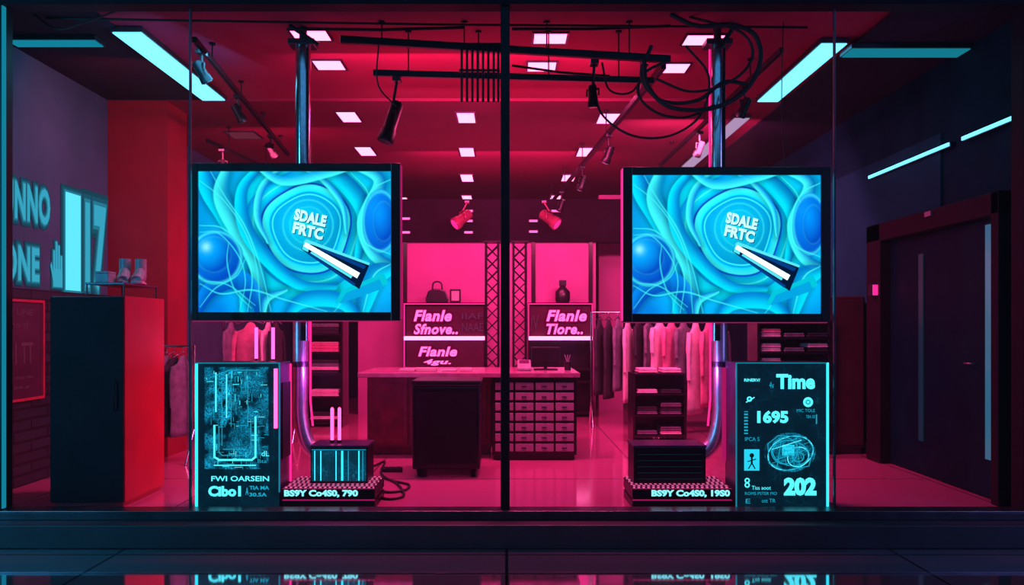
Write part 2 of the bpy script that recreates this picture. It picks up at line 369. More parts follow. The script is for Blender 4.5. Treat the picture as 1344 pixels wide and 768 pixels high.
        rib(pts,w,c,c*.85,.75,True,1.4)
    C[:]=np.clip(C,0,1.2)
    return C
PAINT=paint()
def scrmat():
    m=bpy.data.materials.new('abstract_display'); m.use_nodes=True; nt=m.node_tree; nt.nodes.clear()
    o=nt.nodes.new('ShaderNodeOutputMaterial'); e=nt.nodes.new('ShaderNodeEmission'); a=nt.nodes.new('ShaderNodeAttribute'); a.attribute_name='picture'
    nt.links.new(a.outputs['Color'],e.inputs['Color']); e.inputs['Strength'].default_value=1.2; nt.links.new(e.outputs[0],o.inputs[0]); return m
SCR=scrmat()
def gridmesh(x0,x1,z0,z1,y,o3):
    me=bpy.data.meshes.new('display_panel')
    xs=np.linspace(x0,x1,NX)-o3[0]; zs=np.linspace(z1,z0,NY)-o3[2]
    V=np.zeros((NY,NX,3)); V[...,0]=xs[None,:]; V[...,1]=y-o3[1]; V[...,2]=zs[:,None]
    idx=np.arange(NX*NY).reshape(NY,NX)
    Fq=np.stack([idx[1:,:-1],idx[1:,1:],idx[:-1,1:],idx[:-1,:-1]],-1).reshape(-1,4)
    me.vertices.add(NX*NY); me.vertices.foreach_set('co',V.reshape(-1))
    n=len(Fq); me.loops.add(n*4); me.loops.foreach_set('vertex_index',Fq.reshape(-1).astype(np.int32))
    me.polygons.add(n); me.polygons.foreach_set('loop_start',np.arange(0,n*4,4,dtype=np.int32)); 
    me.update(calc_edges=True); me.validate()
    at=me.color_attributes.new('picture','FLOAT_COLOR','POINT')
    c=np.ones((NY*NX,4)); c[:,:3]=PAINT.reshape(-1,3); at.data.foreach_set('color',c.reshape(-1).astype(np.float32))
    me.materials.append(SCR); return me
sk=emi('display_black',(0.0,0.008,0.04),1.0); sw_=emi('display_white',(0.8,1,1),1.3); sl=emi('display_light_cyan',(0.10,.85,1),1.0); sd=emi('display_deep_blue',(0,0.05,0.26),1.0)
sa=emi('display_azure',(0,.4,.8),1.0); st=emi('display_teal',(0,.6,.75),1.0)
LPALE=emi('lettering_pale',(0.55,1.0,1.0),1.2); LDK=emi('lettering_navy',(0.0,0.06,0.22),1.0)
def screen(x0,x1,zb,ztop,ledside,label):
    yf=6.1; xc=(x0+x1)/2
    t=thing('display_screen',(xc,6.2,zb),label,'screen','large window displays')
    mb=M(); bz=0.068
    mb.box(x0,x0+bz,yf,yf+0.1,zb,ztop).box(x1-bz,x1,yf,yf+0.1,zb,ztop).box(x0+bz,x1-bz,yf,yf+0.1,ztop-0.058,ztop).box(x0+bz,x1-bz,yf,yf+0.1,zb,zb+0.062)
    mb.build('bezel',BLACKP,t,bevel=0.005)
    M().box(x0+0.02,x1-0.02,yf+0.1,yf+0.16,zb+0.02,ztop-0.02).build('back_cover',BLACKM,t,bevel=0.01)
    M().box(xc-0.2,xc+0.2,yf+0.16,yf+0.2,zb+0.3,ztop-0.3).build('wall_mount_plate',DKSTEEL,t,bevel=0.005)
    q=M()
    if ledside>0: q.box(x1,x1+0.006,yf+0.015,yf+0.09,zb+0.01,ztop-0.01)
    else: q.box(x0-0.006,x0,yf+0.015,yf+0.09,zb+0.01,ztop-0.01)
    q.build('led_edge_strip',E_PKD if ledside>0 else E_PK2,t)
    M().box(x0+0.01,x1-0.01,yf+0.04,yf+0.08,zb-0.006,zb).build('led_edge_strip',E_PKD,t)
    ax0,ax1,az0,az1=x0+bz,x1-bz,zb+0.062,ztop-0.058
    o=bpy.data.objects.new('display_panel',gridmesh(ax0,ax1,az0,az1,yf+0.02,WL[t.name])); COL.objects.link(o); o.parent=t
    def U(px,py): return (ax0+(px-260)/255*(ax1-ax0), az1-(py-226)/183*(az1-az0))
    g=M()
    def Q(pts,y,m): g.quad(*[(U(*p)[0],y,U(*p)[1]) for p in pts],mat=m)
    Y=yf+0.0195
    Q([(441,398),(450,380),(505,358),(512,372)],Y,5); Q([(447,398),(455,384),(500,366),(505,378)],Y-.0004,4)
    Q([(396,327),(403,314),(487,346),(473,379)],Y-.0008,0)
    Q([(397,327),(401,316),(409,318),(405,331)],Y-.0012,2)
    Q([(399,323),(402,318),(474,358),(470,365)],Y-.0016,1)
    Q([(408,332),(410,330),(464,362),(462,365)],Y-.0018,2)
    Q([(404,333),(407,331),(468,372),(466,375)],Y-.0016,3)
    Q([(420,327),(423,324),(482,349),(479,353)],Y-.002,3)
    Q([(399,317),(403,314),(487,345),(486,348)],Y-.0022,2)
    g.build('display_pen_graphic',[sk,sw_,sl,sd,sa,st],t)
    for txt,xa,xb,ya,yb in(('SDALE',387,429,290,275),('FRTC',385,425,307,292)):
        tx=M()
        for off,mt,yy in((0.0,1,0.0),(-1.1,0,0.0006)):
            p=U(xa+off,ya+off); q2=U(xb+off,yb+off)
            def mp(u,v,p=p,q2=q2,yy=yy): return (p[0]+u*(q2[0]-p[0])+v*0.016, yf+0.0165-yy, p[1]+v*(q2[1]-p[1])-u*0.055)
            tx.text(txt,mp,mt,0.055,0,None,1.06)
        tx.build('display_lettering',[LPALE,LDK],t)
    return t
LX0,LX1,LB,LT=PX(247,6.1),PX(525,6.1),PZ(421,6.1),PZ(214,6.1)
RX0,RX1,RB,RT=PX(818,6.1),PX(1090.5,6.1),PZ(423,6.1),PZ(219,6.1)
screen(LX0,LX1,LB,LT,1,'large black-framed screen showing cyan abstract swirls on a pole')
screen(RX0,RX1,RB,RT,-1,'large black-framed screen with cyan swirls and pink edge glow')

# ---------------- poles ----------------
def pole(X,sgn,lab):
    t=thing('support_pole',(X,6.42,0.16),lab,'pole','steel display poles')
    r=0.058; Y=6.42
    M().tube([(X,Y,1.2),(X,Y,PZ(62,Y))],r,28).build('upper_tube',STEEL,t)
    pts=catmull([(X-0.02*sgn,Y,1.42),(X-0.02*sgn,Y,0.9),(X-0.02*sgn,Y,0.62),(X+0.03*sgn,Y,0.42),(X+0.13*sgn,Y,0.325),(X+0.16*sgn,Y,0.32)],8)
    M().tube(pts,0.058,24).build('curved_conduit',STEEL2,t)
    M().tube([(X,Y,1.36),(X,Y,1.5)],0.072,28).build('clamp_collar',DKSTEEL,t)
    M().tube([(X-.02*sgn,Y,1.0),(X-.02*sgn,Y,1.04)],0.066,28).build('clamp_collar',DKSTEEL,t)
    cz=PZ(62,Y)
    M().box(X-0.10,X+0.10,Y-0.08,Y+0.08,cz,cz+0.045).tube([(X,Y,cz+0.04),(X,Y,CZ-0.001)],0.03,14).build('ceiling_bracket',DKSTEEL,t,bevel=0.006)
    M().tube([(X-0.02*sgn,Y-0.06,cz-0.01),(X+0.11,Y-0.1,cz+0.14)] if sgn<0 else [(X+0.13,Y-0.06,cz+0.0),(X-0.08,Y-0.1,CZ-0.02)],0.016,8).build('brace_rod',BLACK,t)
    M().box(X-0.05,X+0.05,6.31,6.362,1.6,2.2).build('mount_arm',DKSTEEL,t,bevel=0.004)
    M().tube([(X+0.062*sgn,Y-0.03,1.4),(X+0.062*sgn,Y-0.03,0.75),(X+0.080*sgn,Y-0.03,0.55)],0.008,8).build('neon_line',E_PK2,t)
    if sgn<0: M().tube([(X-0.064,Y-0.01,2.5),(X-0.064,Y-0.01,cz-0.02)],0.005,8).build('neon_line',E_PK2,t)
    M().tube([(X+0.045,Y-0.045,2.5),(X+0.045,Y-0.045,cz-0.02)],0.006,8).build('cable',BLACK,t)
PXL=PX(398,6.42); PXR=PX(941.5,6.42)
pole(PXL,1,'brushed steel pole bending into a plinth box'); pole(PXR,-1,'brushed steel pole with neon line bending into box')

# ---------------- info panels (light boxes) ----------------
def circuit(name,scale,thr,strength,amb=.014,cov=(0.42,0.62)):
    m=bpy.data.materials.new(name); m.use_nodes=True; nt=m.node_tree; N=nt.nodes.new; L=nt.links.new
    b=nt.nodes['Principled BSDF']; tc=N('ShaderNodeTexCoord')
    v=N('ShaderNodeTexVoronoi'); v.feature='DISTANCE_TO_EDGE'; v.inputs['Scale'].default_value=scale
    n=N('ShaderNodeTexNoise'); n.inputs['Scale'].default_value=scale*0.35; n.inputs['Detail'].default_value=6
    n2=N('ShaderNodeTexNoise'); n2.inputs['Scale'].default_value=8; n2.inputs['Detail'].default_value=3
    ad=N('ShaderNodeVectorMath'); ad.operation='ADD'
    L(tc.outputs['Object'],n.inputs['Vector']); L(tc.outputs['Object'],n2.inputs['Vector']); L(tc.outputs['Object'],ad.inputs[0]); 
    sc=N('ShaderNodeVectorMath'); sc.operation='SCALE'; sc.inputs['Scale'].default_value=0.15; L(n.outputs['Color'],sc.inputs[0]); L(sc.outputs[0],ad.inputs[1])
    L(ad.outputs[0],v.inputs['Vector'])
    lt=N('ShaderNodeMath'); lt.operation='LESS_THAN'; lt.inputs[1].default_value=thr; L(v.outputs['Distance'],lt.inputs[0])
    r=N('ShaderNodeMapRange'); r.inputs['From Min'].default_value=cov[0]; r.inputs['From Max'].default_value=cov[1]; L(n2.outputs['Fac'],r.inputs['Value'])
    mu=N('ShaderNodeMath'); mu.operation='MULTIPLY'; L(lt.outputs[0],mu.inputs[0]); L(r.outputs[0],mu.inputs[1])
    md=N('ShaderNodeMath'); md.operation='MULTIPLY_ADD'; L(r.outputs[0],md.inputs[0]); md.inputs[1].default_value=strength*.14; md.inputs[2].default_value=amb
    ms=N('ShaderNodeMath'); ms.operation='MULTIPLY_ADD'; L(mu.outputs[0],ms.inputs[0]); ms.inputs[1].default_value=strength; L(md.outputs[0],ms.inputs[2])
    b.inputs['Base Color'].default_value=(0.004,0.01,0.025,1); b.inputs['Roughness'].default_value=0.35; b.inputs['Specular IOR Level'].default_value=0.2
    b.inputs['Emission Color'].default_value=(0.01,0.58,1.0,1); L(ms.outputs[0],b.inputs['Emission Strength'])
    return m
PANELF=circuit('panel_face_navy',14,0.02,0.04,.018)
CIRC=circuit('circuit_motif',55,0.08,0.65,.02)
PANELSIDE=pr('panel_side',(0.05,0.035,0.08),0.3,0.3)
d=6.0
xa,xb=PX(256,d),-1.625; zt=PZ(476,d)
t=thing('light_box_panel',((xa+xb)/2,6.15,0),'dark lit display case with cyan circuit artwork and lettering','light box','window info panels')
M().box(xa,xb,d+0.01,6.3,0,zt).build('case_body',PANELSIDE,t,bevel=0.006)
M().quad((xa+.01,d+0.008,0.01),(xb-.005,d+0.008,0.01),(xb-.005,d+0.008,zt-.01),(xa+.01,d+0.008,zt-.01)).build('front_face',PANELF,t)
M().box(xa,xa+0.018,d,d+0.012,0.005,zt-0.005,0).box(xa,xb,d,d+0.012,zt-0.008,zt,1).box(xb-0.008,xb,d,d+0.012,0.12,zt,1).box(xa,xb,d,d+0.012,0.0,0.008,1).build('led_border',[E_CY2,E_CYD],t)
def B(mb,pxa,pxb,pya,pyb,y,mat=0): mb.quad((PX(pxa,d),y,PZ(pyb,d)),(PX(pxb,d),y,PZ(pyb,d)),(PX(pxb,d),y,PZ(pya,d)),(PX(pxa,d),y,PZ(pya,d)),mat)
g=M(); Y=d+0.0065
B(g,268,352,482,616,Y,0)
B(g,279,303,488,562,Y-.0003,3)
def LN(mb,pts,w,y,mat): mb.line([(PX(a,d),PZ(b,d)) for a,b in pts],w*d/F,y,mat)
LN(g,[(281,560),(281,600),(287,604),(330,604),(335,600),(335,548)],2.6,Y-0.001,1)
LN(g,[(287,560),(287,594),(291,598),(326,598),(329,594),(329,550)],1.1,Y-0.001,2)
LN(g,[(291,500),(291,585)],0.9,Y-0.001,2); LN(g,[(303,488),(303,560)],0.8,Y-0.001,2); LN(g,[(325,492),(325,560)],0.9,Y-0.001,2); LN(g,[(283,490),(283,540)],2.0,Y-0.001,1); LN(g,[(297,492),(297,548)],1.6,Y-0.001,1)
LN(g,[(281,611),(335,611)],1.4,Y-0.001,1); LN(g,[(293,590),(322,590)],1.0,Y-0.001,2); LN(g,[(275,496),(300,486),(340,486)],1,Y-0.001,2)
random.seed(11)
for i in range(230):
    a=random.gauss(308,22); b=random.uniform(485,615); l=random.uniform(2,10)
    if a<270 or a>350: continue
    if 288<a<328 and 562<b<588: continue
    LN(g,[(a,b),(a+min(l,352-a),b)] if random.random()<.45 else [(a,b),(a,b+min(l,616-b))],0.6,Y-0.0008,2 if random.random()<.8 else 1)
CIRC2=circuit('circuit_motif_bright',48,0.10,1.0)
g.build('circuit_artwork',[CIRC,E_T,E_TD,CIRC2],t)
def TT(par,s,pxa,pxb,pya,pyb,y,mat=None,bold=0.03,shear=0):
    M().ftext(s,PX(pxa,d),PX(pxb,d),PZ(pyb,d),PZ(pya,d),y,0,bold,shear).build('panel_lettering',[mat or E_T],par)
Y=d+0.004
TT(t,'FWI OARSEIN',277,353,625,632,Y,None,.02); TT(t,'Cibo1',273,316,638,652,Y,None,0.05)
TT(t,'TIA MA',327,353,638,643,Y,E_TD); TT(t,'30.5A',327,350,647,652,Y,E_TD); TT(t,'A',322,326,640,650,Y,E_TD); TT(t,'dL',343,353,592,599,Y,E_T,0); TT(t,'Bta',338,350,603,608,Y,E_TD,0)
M().tube([(PX(362,d),d-0.004,PZ(484,d)),(PX(362,d),d-0.004,PZ(562,d))],0.013,10).build('neon_tube',E_PK,t)
M().box(-1.6247,-1.6165,6.05,6.28,0.35,0.9).build('side_vent',BLACK,t)
M().box(-1.6247,-1.614,6.27,6.29,0.15,1.03).build('neon_strip',E_PK2,t)
xa,xb=PX(966,d)+0.0,PX(1088,d)
t=thing('light_box_panel',((xa+xb)/2,6.15,0),'dark lit display case with cyan numbers and camera drawing','light box','window info panels')
M().box(xa,xb,d+0.01,6.3,0,zt).build('case_body',PANELSIDE,t,bevel=0.006)
M().quad((xa+.005,d+0.008,0.01),(xb-.01,d+0.008,0.01),(xb-.01,d+0.008,zt-.01),(xa+.005,d+0.008,zt-.01)).build('front_face',PANELF,t)
M().box(xb-0.016,xb,d,d+0.012,0.0,zt,0).box(xa,xb,d,d+0.012,zt-0.007,zt,1).box(xa,xb,d,d+0.012,0.0,0.008,1).box(xa,xa+0.008,d,d+0.012,0.0,zt,1).build('led_border',[E_CY2,E_CYD],t)
Y=d+0.0055
INK=emi('panel_ink',(0,0.01,0.02),1); CBL=emi('cyan_block',(0.02,0.68,0.92),1.05)
def DD(g,px,py,r,mat,inner=0,ry=None,rot=0,y=None): g.disc(PX(px,d),PZ(py,d),r*d/F,(ry or r)*d/F,y or Y,mat,28,inner,rot)
g=M(); DD(g,1061,528,6.5,0); DD(g,1061,528,3.4,1,0.5,y=Y-0.0005); g.build('round_emblem',[E_T,E_TD],t)
CIRC3=circuit('camera_texture',50,0.07,0.6,.03)
g=M(); g.disc(PX(1037,d),PZ(594,d),34*d/F,26*d/F,Y+.001,3,36)
DD(g,1038,595,31,0,0.965,22,0.3); DD(g,1038,595,25,1,0.93,17,-0.2); DD(g,1030,592,18,1,0.94,18); DD(g,1048,600,15,0,0.92,13,0.5); DD(g,1048,600,8,1,0.8,7)
LN(g,[(1008,583),(1022,572),(1058,574),(1068,588),(1062,612),(1030,618),(1010,608),(1008,583)],1.1,Y-0.0004,1)
LN(g,[(1014,590),(1052,578)],1.0,Y-0.0004,0); LN(g,[(1018,604),(1060,590)],1.0,Y-0.0004,1); LN(g,[(1026,574),(1020,614)],1.0,Y-0.0004,1); LN(g,[(1045,572),(1050,616)],1.0,Y-0.0004,1)
B(g,1027,1043,584,598,Y-0.0002,2)
for i in range(70):
    a=random.gauss(1037,13); b=random.gauss(594,10); l=random.uniform(2,7)
    if not(1006<a<1062 and 574<b<612): continue
    LN(g,[(a,b),(a+l,b-l*.3)] if random.random()<.6 else [(a,b),(a+l*.2,b+l)],0.6,Y-0.0006,1)
g.build('camera_drawing',[E_T,E_TD,CBL,CIRC3],t)
g=M(); B(g,977,997,590,618,Y,0); DD(g,987,598,3,1,y=Y-0.0006)
for p_,w_ in (([(987,601),(987,609)],2.5),([(987,608),(983,615)],1.6),([(987,608),(991,615)],1.6),([(982,606),(992,603)],1.4)): LN(g,p_,w_,Y-0.0006,1)
g.build('figure_pictogram',[CBL,INK],t)
g=M(); DD(g,984,524,3.5,0,0.45); LN(g,[(980,528),(990,522)],1.4,Y-0.0004,0); g.build('pen_icon',[E_T],t)
g=M(); DD(g,981,631,3.5,0,0.5); DD(g,981,637,3.5,0,0.5); g.build('clip_icon',[E_T],t)
g=M(); B(g,977,982,540,570,Y,0)
for i in range(7): B(g,977,982,541+i*4.2,543+i*4.2,Y-0.0004,1)
g.build('bar_scale',[E_TD,INK],t)
g=M(); LN(g,[(1072,545),(1072,556)],1.5,Y,0); g.build('tick_mark',[E_TD],t)
Y=d+0.004
TT(t,'Time',1019,1070,491,511,Y,None,0.045); TT(t,'1695',994,1035,539,556,Y,None,0.05); TT(t,'202',1029,1072,627,651,Y,None,0.06)
TT(t,'RINERV/',977,998,497,501,Y); TT(t,'4v',1010,1016,501,510,Y,E_TD,0.0); TT(t,'MIC TOLE',1046,1070,537,541,Y,E_TD,0); TT(t,'TBA 50',1058,1070,545,549,Y,E_TD,0)
TT(t,'IPCA S',978,997,574,579,Y,E_TD,0); TT(t,'Tiss aoot',987,1012,638,643,Y,None,0.0); TT(t,'ROMS PSTER MO',978,1020,646,650,Y,E_TD,0); TT(t,'E',979,985,655,661,Y,E_TD,0)
TT(t,'ott TR',1000,1018,655,660,Y,E_TD,0)
M().box(1.615,1.6415,6.27,6.29,0.3,1.0).build('neon_strip',E_PKD,t)

# ---------------- plinths ----------------
def ledtop():
    m=bpy.data.materials.new('perforated_led_top'); m.use_nodes=True; nt=m.node_tree; N=nt.nodes.new; L=nt.links.new; b=nt.nodes['Principled BSDF']
    tc=N('ShaderNodeTexCoord'); br=N('ShaderNodeTexBrick'); L(tc.outputs['Object'],br.inputs['Vector']); br.inputs['Scale'].default_value=1
    br.inputs['Brick Width'].default_value=0.035; br.inputs['Row Height'].default_value=0.06; br.inputs['Mortar Size'].default_value=0.009; br.offset=0.3
    r=N('ShaderNodeMapRange'); L(br.outputs['Fac'],r.inputs['Value']); r.inputs['To Min'].default_value=0.9; r.inputs['To Max'].default_value=0.01
    b.inputs['Base Color'].default_value=(.03,.02,.03,1); b.inputs['Emission Color'].default_value=(1,0.12,0.38,1); L(r.outputs[0],b.inputs['Emission Strength']); return m
LEDTOP=ledtop()
PLT=emi('plinth_lettering_cyan',(0.22,0.88,1.0),1.3)
def plinth(xa,xb,txt,lab,tb):
    t=thing('stepped_plinth',((xa+xb)/2,6.22,0),lab,'plinth','lit window plinths')
    M().box(xa,xb,6.0,6.46,0.0,0.055).box(xa+0.008,xb-0.008,6.01,6.45,0.055,0.075).box(xa,xb,6.0,6.46,0.075,0.148).build('base',BLACK,t,bevel=0.004)
    M().box(xa+0.01,xb-0.01,6.01,6.45,0.148,0.155).build('led_top',LEDTOP,t)
    M().box(xa,xb,5.998,6.004,0.061,0.068,0).build('led_strip',E_PKD,t)
    M().box(xa,xb,5.997,6.0,0.144,0.149,0).build('led_strip',E_PKD,t)
    M().ftext(txt,tb[0],tb[1],0.083,0.138,5.9965,0,0.05).build('plinth_lettering',PLT,t)
plinth(-1.605,PX(492,d),'BS9Y Co4S0, 790','black stepped plinth with pink lit top and cyan lettering',(PX(373,d),PX(470,d)))
plinth(PX(830,d),1.612,'BS9Y Co4S0, 19S0','wide black stepped plinth with pink lit top, cyan lettering',(PX(855,d),PX(958,d)))
def finbox(xa,xb,lit,lab):
    z0,z1=0.156,0.435
    t=thing('display_box',((xa+xb)/2,6.28,z0),lab,'box','small boxes on the plinths')
    M().box(xa,xb,6.16,6.45,z0,z1-0.02).build('body',BLACK,t,bevel=0.005)
    M().box(xa-0.004,xb+0.004,6.15,6.46,z1-0.02,z1).build('lid',PANELSIDE,t,bevel=0.004)
    if lit:
        M().box(xa+.01,xb-.01,6.156,6.1595,z0+.015,z1-.03).build('glow_panel',circuit('deep_teal_glow',30,.05,.14,.05),t)
        for px,w in((413,1.3),(421,1.5),(441,1.4),(449,3.0),(457,1.0),(471,1.8),(476,1.0)):
            x=PX(px,6.15); M().box(x-w*0.0024,x+w*0.0024,6.150,6.155,z0+0.02,z1-0.04).build('light_bar',E_CY2 if w>1.05 else E_TD,t)
        M().box(xa+0.01,xb-0.01,6.1545,6.1555,z1-0.034,z1-0.030).build('light_bar',E_TD,t)
    else:
        fb=emi('faint_blue',(0.02,0.08,0.15),0.2)
        for i in range(5): M().box(xa+0.03,xb-0.03,6.154,6.1595,z0+0.03+i*0.045,z0+0.033+i*0.045).build('groove_trim',fb,t)
finbox(PX(407,6.15),PX(482,6.15),True,'small black box with glowing cyan vertical bars')
finbox(PX(832,6.15),PX(927,6.15),False,'plain dark box with faint horizontal grooves')
for px in(436,445.5):
    X=PX(px,6.3)
    t=thing('neon_tube_lamp',(X,6.3,0.435),'short upright magenta neon tube standing on box','lamp','pair of upright neon tubes')
    M().tube([(X,6.3,0.436),(X,6.3,0.455)],0.017,14).build('socket',BLACK,t)
    M().tube([(X,6.3,0.455),(X,6.3,0.69),(X,6.3,0.70)],[0.0125,0.0125,0.006],14).build('tube',E_PK,t)

# ---------------- centre trunk ----------------
xa,xb=PX(541,7.25),PX(630,7.25)
t=thing('wheeled_storage_case',((xa+xb)/2,7.5,0),'glossy black storage case on small casters','case')
M().box(xa,xb,7.25,7.8,0.07,0.79).build('body',DARKGLOSS,t,bevel=0.015)
M().box(xa-0.01,xb+0.01,7.24,7.81,0.792,0.84).build('lid',BLACKP,t,bevel=0.012)
M().box(xa+0.03,xb-0.03,7.236,7.249,0.12,0.74).build('front_door',DARKDOOR,t,bevel=0.006)
for x in(xa+0.06,xb-0.06):
    for y in(7.32,7.73): M().tube([(x-0.02,y,0.033),(x+0.02,y,0.033)],0.033,16).box(x-0.026,x+0.026,y-0.02,y+0.02,0.045,0.07).build('caster',BLACK,t)

# ---------------- counter ----------------
xa,xm,xb=PX(482,8.55),PX(646,8.2),PX(757,8.2)
t=thing('counter_cabinet',((xa+xm)/2,8.9,0),'dark red panelled wooden counter cabinet','cabinet')
M().box(xa,xm-0.004,8.55,9.25,0.08,0.81).box(xa+0.03,xm-0.03,8.6,9.2,0,0.08).build('body',WOODR,t,bevel=0.005)
n=3; w=(xm-xa)/n
for i in range(n):
    x0=xa+i*w+0.015;x1=xa+(i+1)*w-0.015
    M().box(x0,x1,8.53,8.549,0.11,0.79).box(x0+.05,x1-.05,8.522,8.53,0.17,0.73).build('door',WOODR,t,bevel=0.008)
t=thing('drawer_cabinet',((xm+xb)/2,8.6,0),'dark apothecary style cabinet with many small drawers','cabinet')
M().box(xm,xb,8.2,9.25,0.05,0.81).box(xm+.02,xb-.02,8.23,9.2,0,0.05).build('body',DARKGLOSS,t,bevel=0.005)
nc,nr=4,7; cw=(xb-xm-0.04)/nc; rh=0.70/nr
src=None
for r in range(nr):
    for c in range(nc):
        x0=xm+0.02+c*cw+0.01; z0=0.08+r*rh+0.010
        if src is None:
            dd_=M().box(x0,x0+cw-0.02,8.182,8.199,z0,z0+rh-0.026).build('drawer',LABELM,t,bevel=0.004)
            hd=M().box(x0+cw*0.3,x0+cw*0.55,8.172,8.181,z0+rh*0.3,z0+rh*0.38).build('handle',BLACK,t)
            hd.parent=dd_; src=(dd_,hd,x0,z0)
        else:
            a=src[0].copy(); a.location=(x0-src[2],0,z0-src[3]); COL.objects.link(a)
            b=src[1].copy(); b.parent=a; COL.objects.link(b)
M().box(xa-0.03,xb+0.03,8.15,9.3,0.812,0.86).build('worktop',WORKTOP,bevel=0.008,loc=((xa+xb)/2,8.7,.812),label='pale stone worktop spanning the service counter',category='worktop')
t=thing('point_of_sale_monitor',(PX(716,8.7),8.7,0.86),'black till monitor on a stand','monitor')
X=PX(716,8.7)
M().box(X-0.12,X+0.12,8.6,8.8,0.861,0.875).tube([(X,8.72,0.87),(X,8.72,0.98)],0.02,10).build('stand',BLACKP,t)
M().box(X-0.15,X+0.15,8.68,8.71,0.93,1.10).build('screen_housing',BLACKP,t,bevel=0.008)
t=thing('card_terminal',(PX(688,8.6),8.6,0.86),'small grey card payment terminal','card terminal')
X=PX(688,8.6)
M().add([(X-.07,8.5,.861),(X+.07,8.5,.861),(X+.07,8.7,.861),(X-.07,8.7,.861),(X-.07,8.5,.89),(X+.07,8.5,.89),(X+.07,8.7,.97),(X-.07,8.7,.97)],[(3,2,1,0),(4,5,6,7),(0,1,5,4),(1,2,6,5),(2,3,7,6),(3,0,4,7)]).build('body',CERAM,t,bevel=0.01)
M().quad((X-.05,8.6,.9315),(X+.05,8.6,.9315),(X+.05,8.68,.9635),(X-.05,8.68,.9635)).build('screen',E_PKD,t)
for i,(px,w,h) in enumerate(((535,.16,.02),(560,.2,.03),(590,.14,.015),(612,.12,.025))):
    X=PX(px,8.5); M().box(X-w/2,X+w/2,8.42,8.62,0.861,0.861+h).build('paper_stack',PAPER,loc=(X,8.5,.861),bevel=0.003,label='low stack of papers on the counter',category='papers',group='papers on the counter')
X=PX(745,8.6); t=thing('pen_cup',(X,8.6,.86),'small dark cup holding pens','cup')
M().tube([(X,8.6,.861),(X,8.6,.95)],[.032,.038],14).build('cup',BLACKP,t); 
for a in(-.02,0,.018): M().tube([(X+a*.4,8.6+a*.3,.95),(X+a*1.5,8.6,1.02)],.004,6).build('pen',CERAM,t)

# ---------------- trusses ----------------
for px in(646,682):
    X=PX(px,10.2); Y=10.2; w=0.075; H=PZ(319,Y)
    t=thing('lattice_truss_column',(X,Y,0),'black steel lattice truss column','truss','lattice truss columns')
    m=M()
    for sx in(-1,1):
        for sy in(-1,1): m.tube([(X+sx*w,Y+sy*w,0.02),(X+sx*w,Y+sy*w,H)],0.014,8)
    m.build('chords',BLACK,t)
    m=M(); z=0.05; s=1
    while z<H-0.16:
        for sy in(-1,1):
            m.tube([(X-w*s,Y+sy*w,z),(X+w*s,Y+sy*w,z+0.15)],0.008,6); m.tube([(X+w*s,Y+sy*w,z),(X-w*s,Y+sy*w,z+0.15)],0.006,6)
        m.tube([(X-w,Y-w*s,z),(X-w,Y+w*s,z+0.15)],0.007,6); m.tube([(X+w,Y-w*s,z),(X+w,Y+w*s,z+0.15)],0.007,6)
        z+=0.15; s=-s
    m.build('lattice_bracing',BLACK,t)
    M().box(X-w-.04,X+w+.04,Y-w-.04,Y+w+.04,0,0.02).build('base_plate',BLACK,t)
    M().box(X-w-.03,X+w+.03,Y-w-.03,Y+w+.03,H,H+0.02).build('top_plate',BLACK,t)

# ---------------- back sign shelves ----------------
d2=12.1
def bx(px): return PX(px,d2)
def bz(py): return PZ(py,d2)
SB=pr('sign_board_maroon_glow',(0.035,0.006,0.02),0.6,em=(0.8,0.0,0.16),es=0.05,spec=.2)  # faint magenta emission stands in for neon glow on the board
MUT=emi('muted_lettering',(0.45,0.05,0.2),0.3)
HOT=emi('hot_pink_strip',(1,.16,.46),4.5)
def shelf(xa,xb,lab,tiers,extra):
    t=thing('sign_shelf_unit',((xa+xb)/2,12.25,0),lab,'shelf unit','illuminated sign shelves')
    top=bz(400)
    m=M().box(xa,xb,12.4,12.44,0,top).box(xa,xa+0.03,12.1,12.4,0,top).box(xb-0.03,xb,12.1,12.4,0,top).box(xa,xb,12.09,12.44,top,top+0.03)
    for z in(0.05,0.5,bz(484)-0.03): m.box(xa+.03,xb-.03,12.12,12.4,z,z+0.03)
    m.build('carcass',DARKGLOSS,t)
    for (za,zb) in tiers: M().box(xa+0.03,xb-0.03,12.12,12.14,zb,za).build('sign_board',SB,t)
    g=M(); zl=bz(484) if len(tiers)>1 else tiers[-1][1]
    g.box(xa,xa+0.015,12.075,12.1,zl,top).box(xb-0.015,xb,12.075,12.1,zl,top).box(xa,xb,12.07,12.089,top+0.002,top+0.018)
    g.build('edge_light',E_PK2,t)
    M().box(xa+0.01,xb-0.01,12.03,12.115,bz(446.5),bz(441.5)).build('shelf_light',HOT,t)
    for s,a,b,c,e,mt in extra:
        g=M()
        if mt==0:
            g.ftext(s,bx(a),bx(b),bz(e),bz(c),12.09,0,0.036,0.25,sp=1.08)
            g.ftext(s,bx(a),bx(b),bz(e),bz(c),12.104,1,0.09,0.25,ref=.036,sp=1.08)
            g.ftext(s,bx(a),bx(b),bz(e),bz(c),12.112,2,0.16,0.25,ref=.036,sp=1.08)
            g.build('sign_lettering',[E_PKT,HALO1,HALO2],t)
        else: g.ftext(s,bx(a),bx(b),bz(e),bz(c),12.09,0,0.01,0).build('sign_lettering',[MUT],t)
shelf(bx(530),bx(638),'dark shelf with glowing pink script lettering, two tiers',[(bz(402),bz(441)),(bz(447),bz(484))],
 [('Flanle',543,593,407,422,0),('Sfnove..',543,601,425,439,0),('IIAF',606,634,411,419,1),('NAAE',606,634,424,435,1),('Flanle',549,600,455,468,0),('4gu.',556,592,471.5,480,0)])
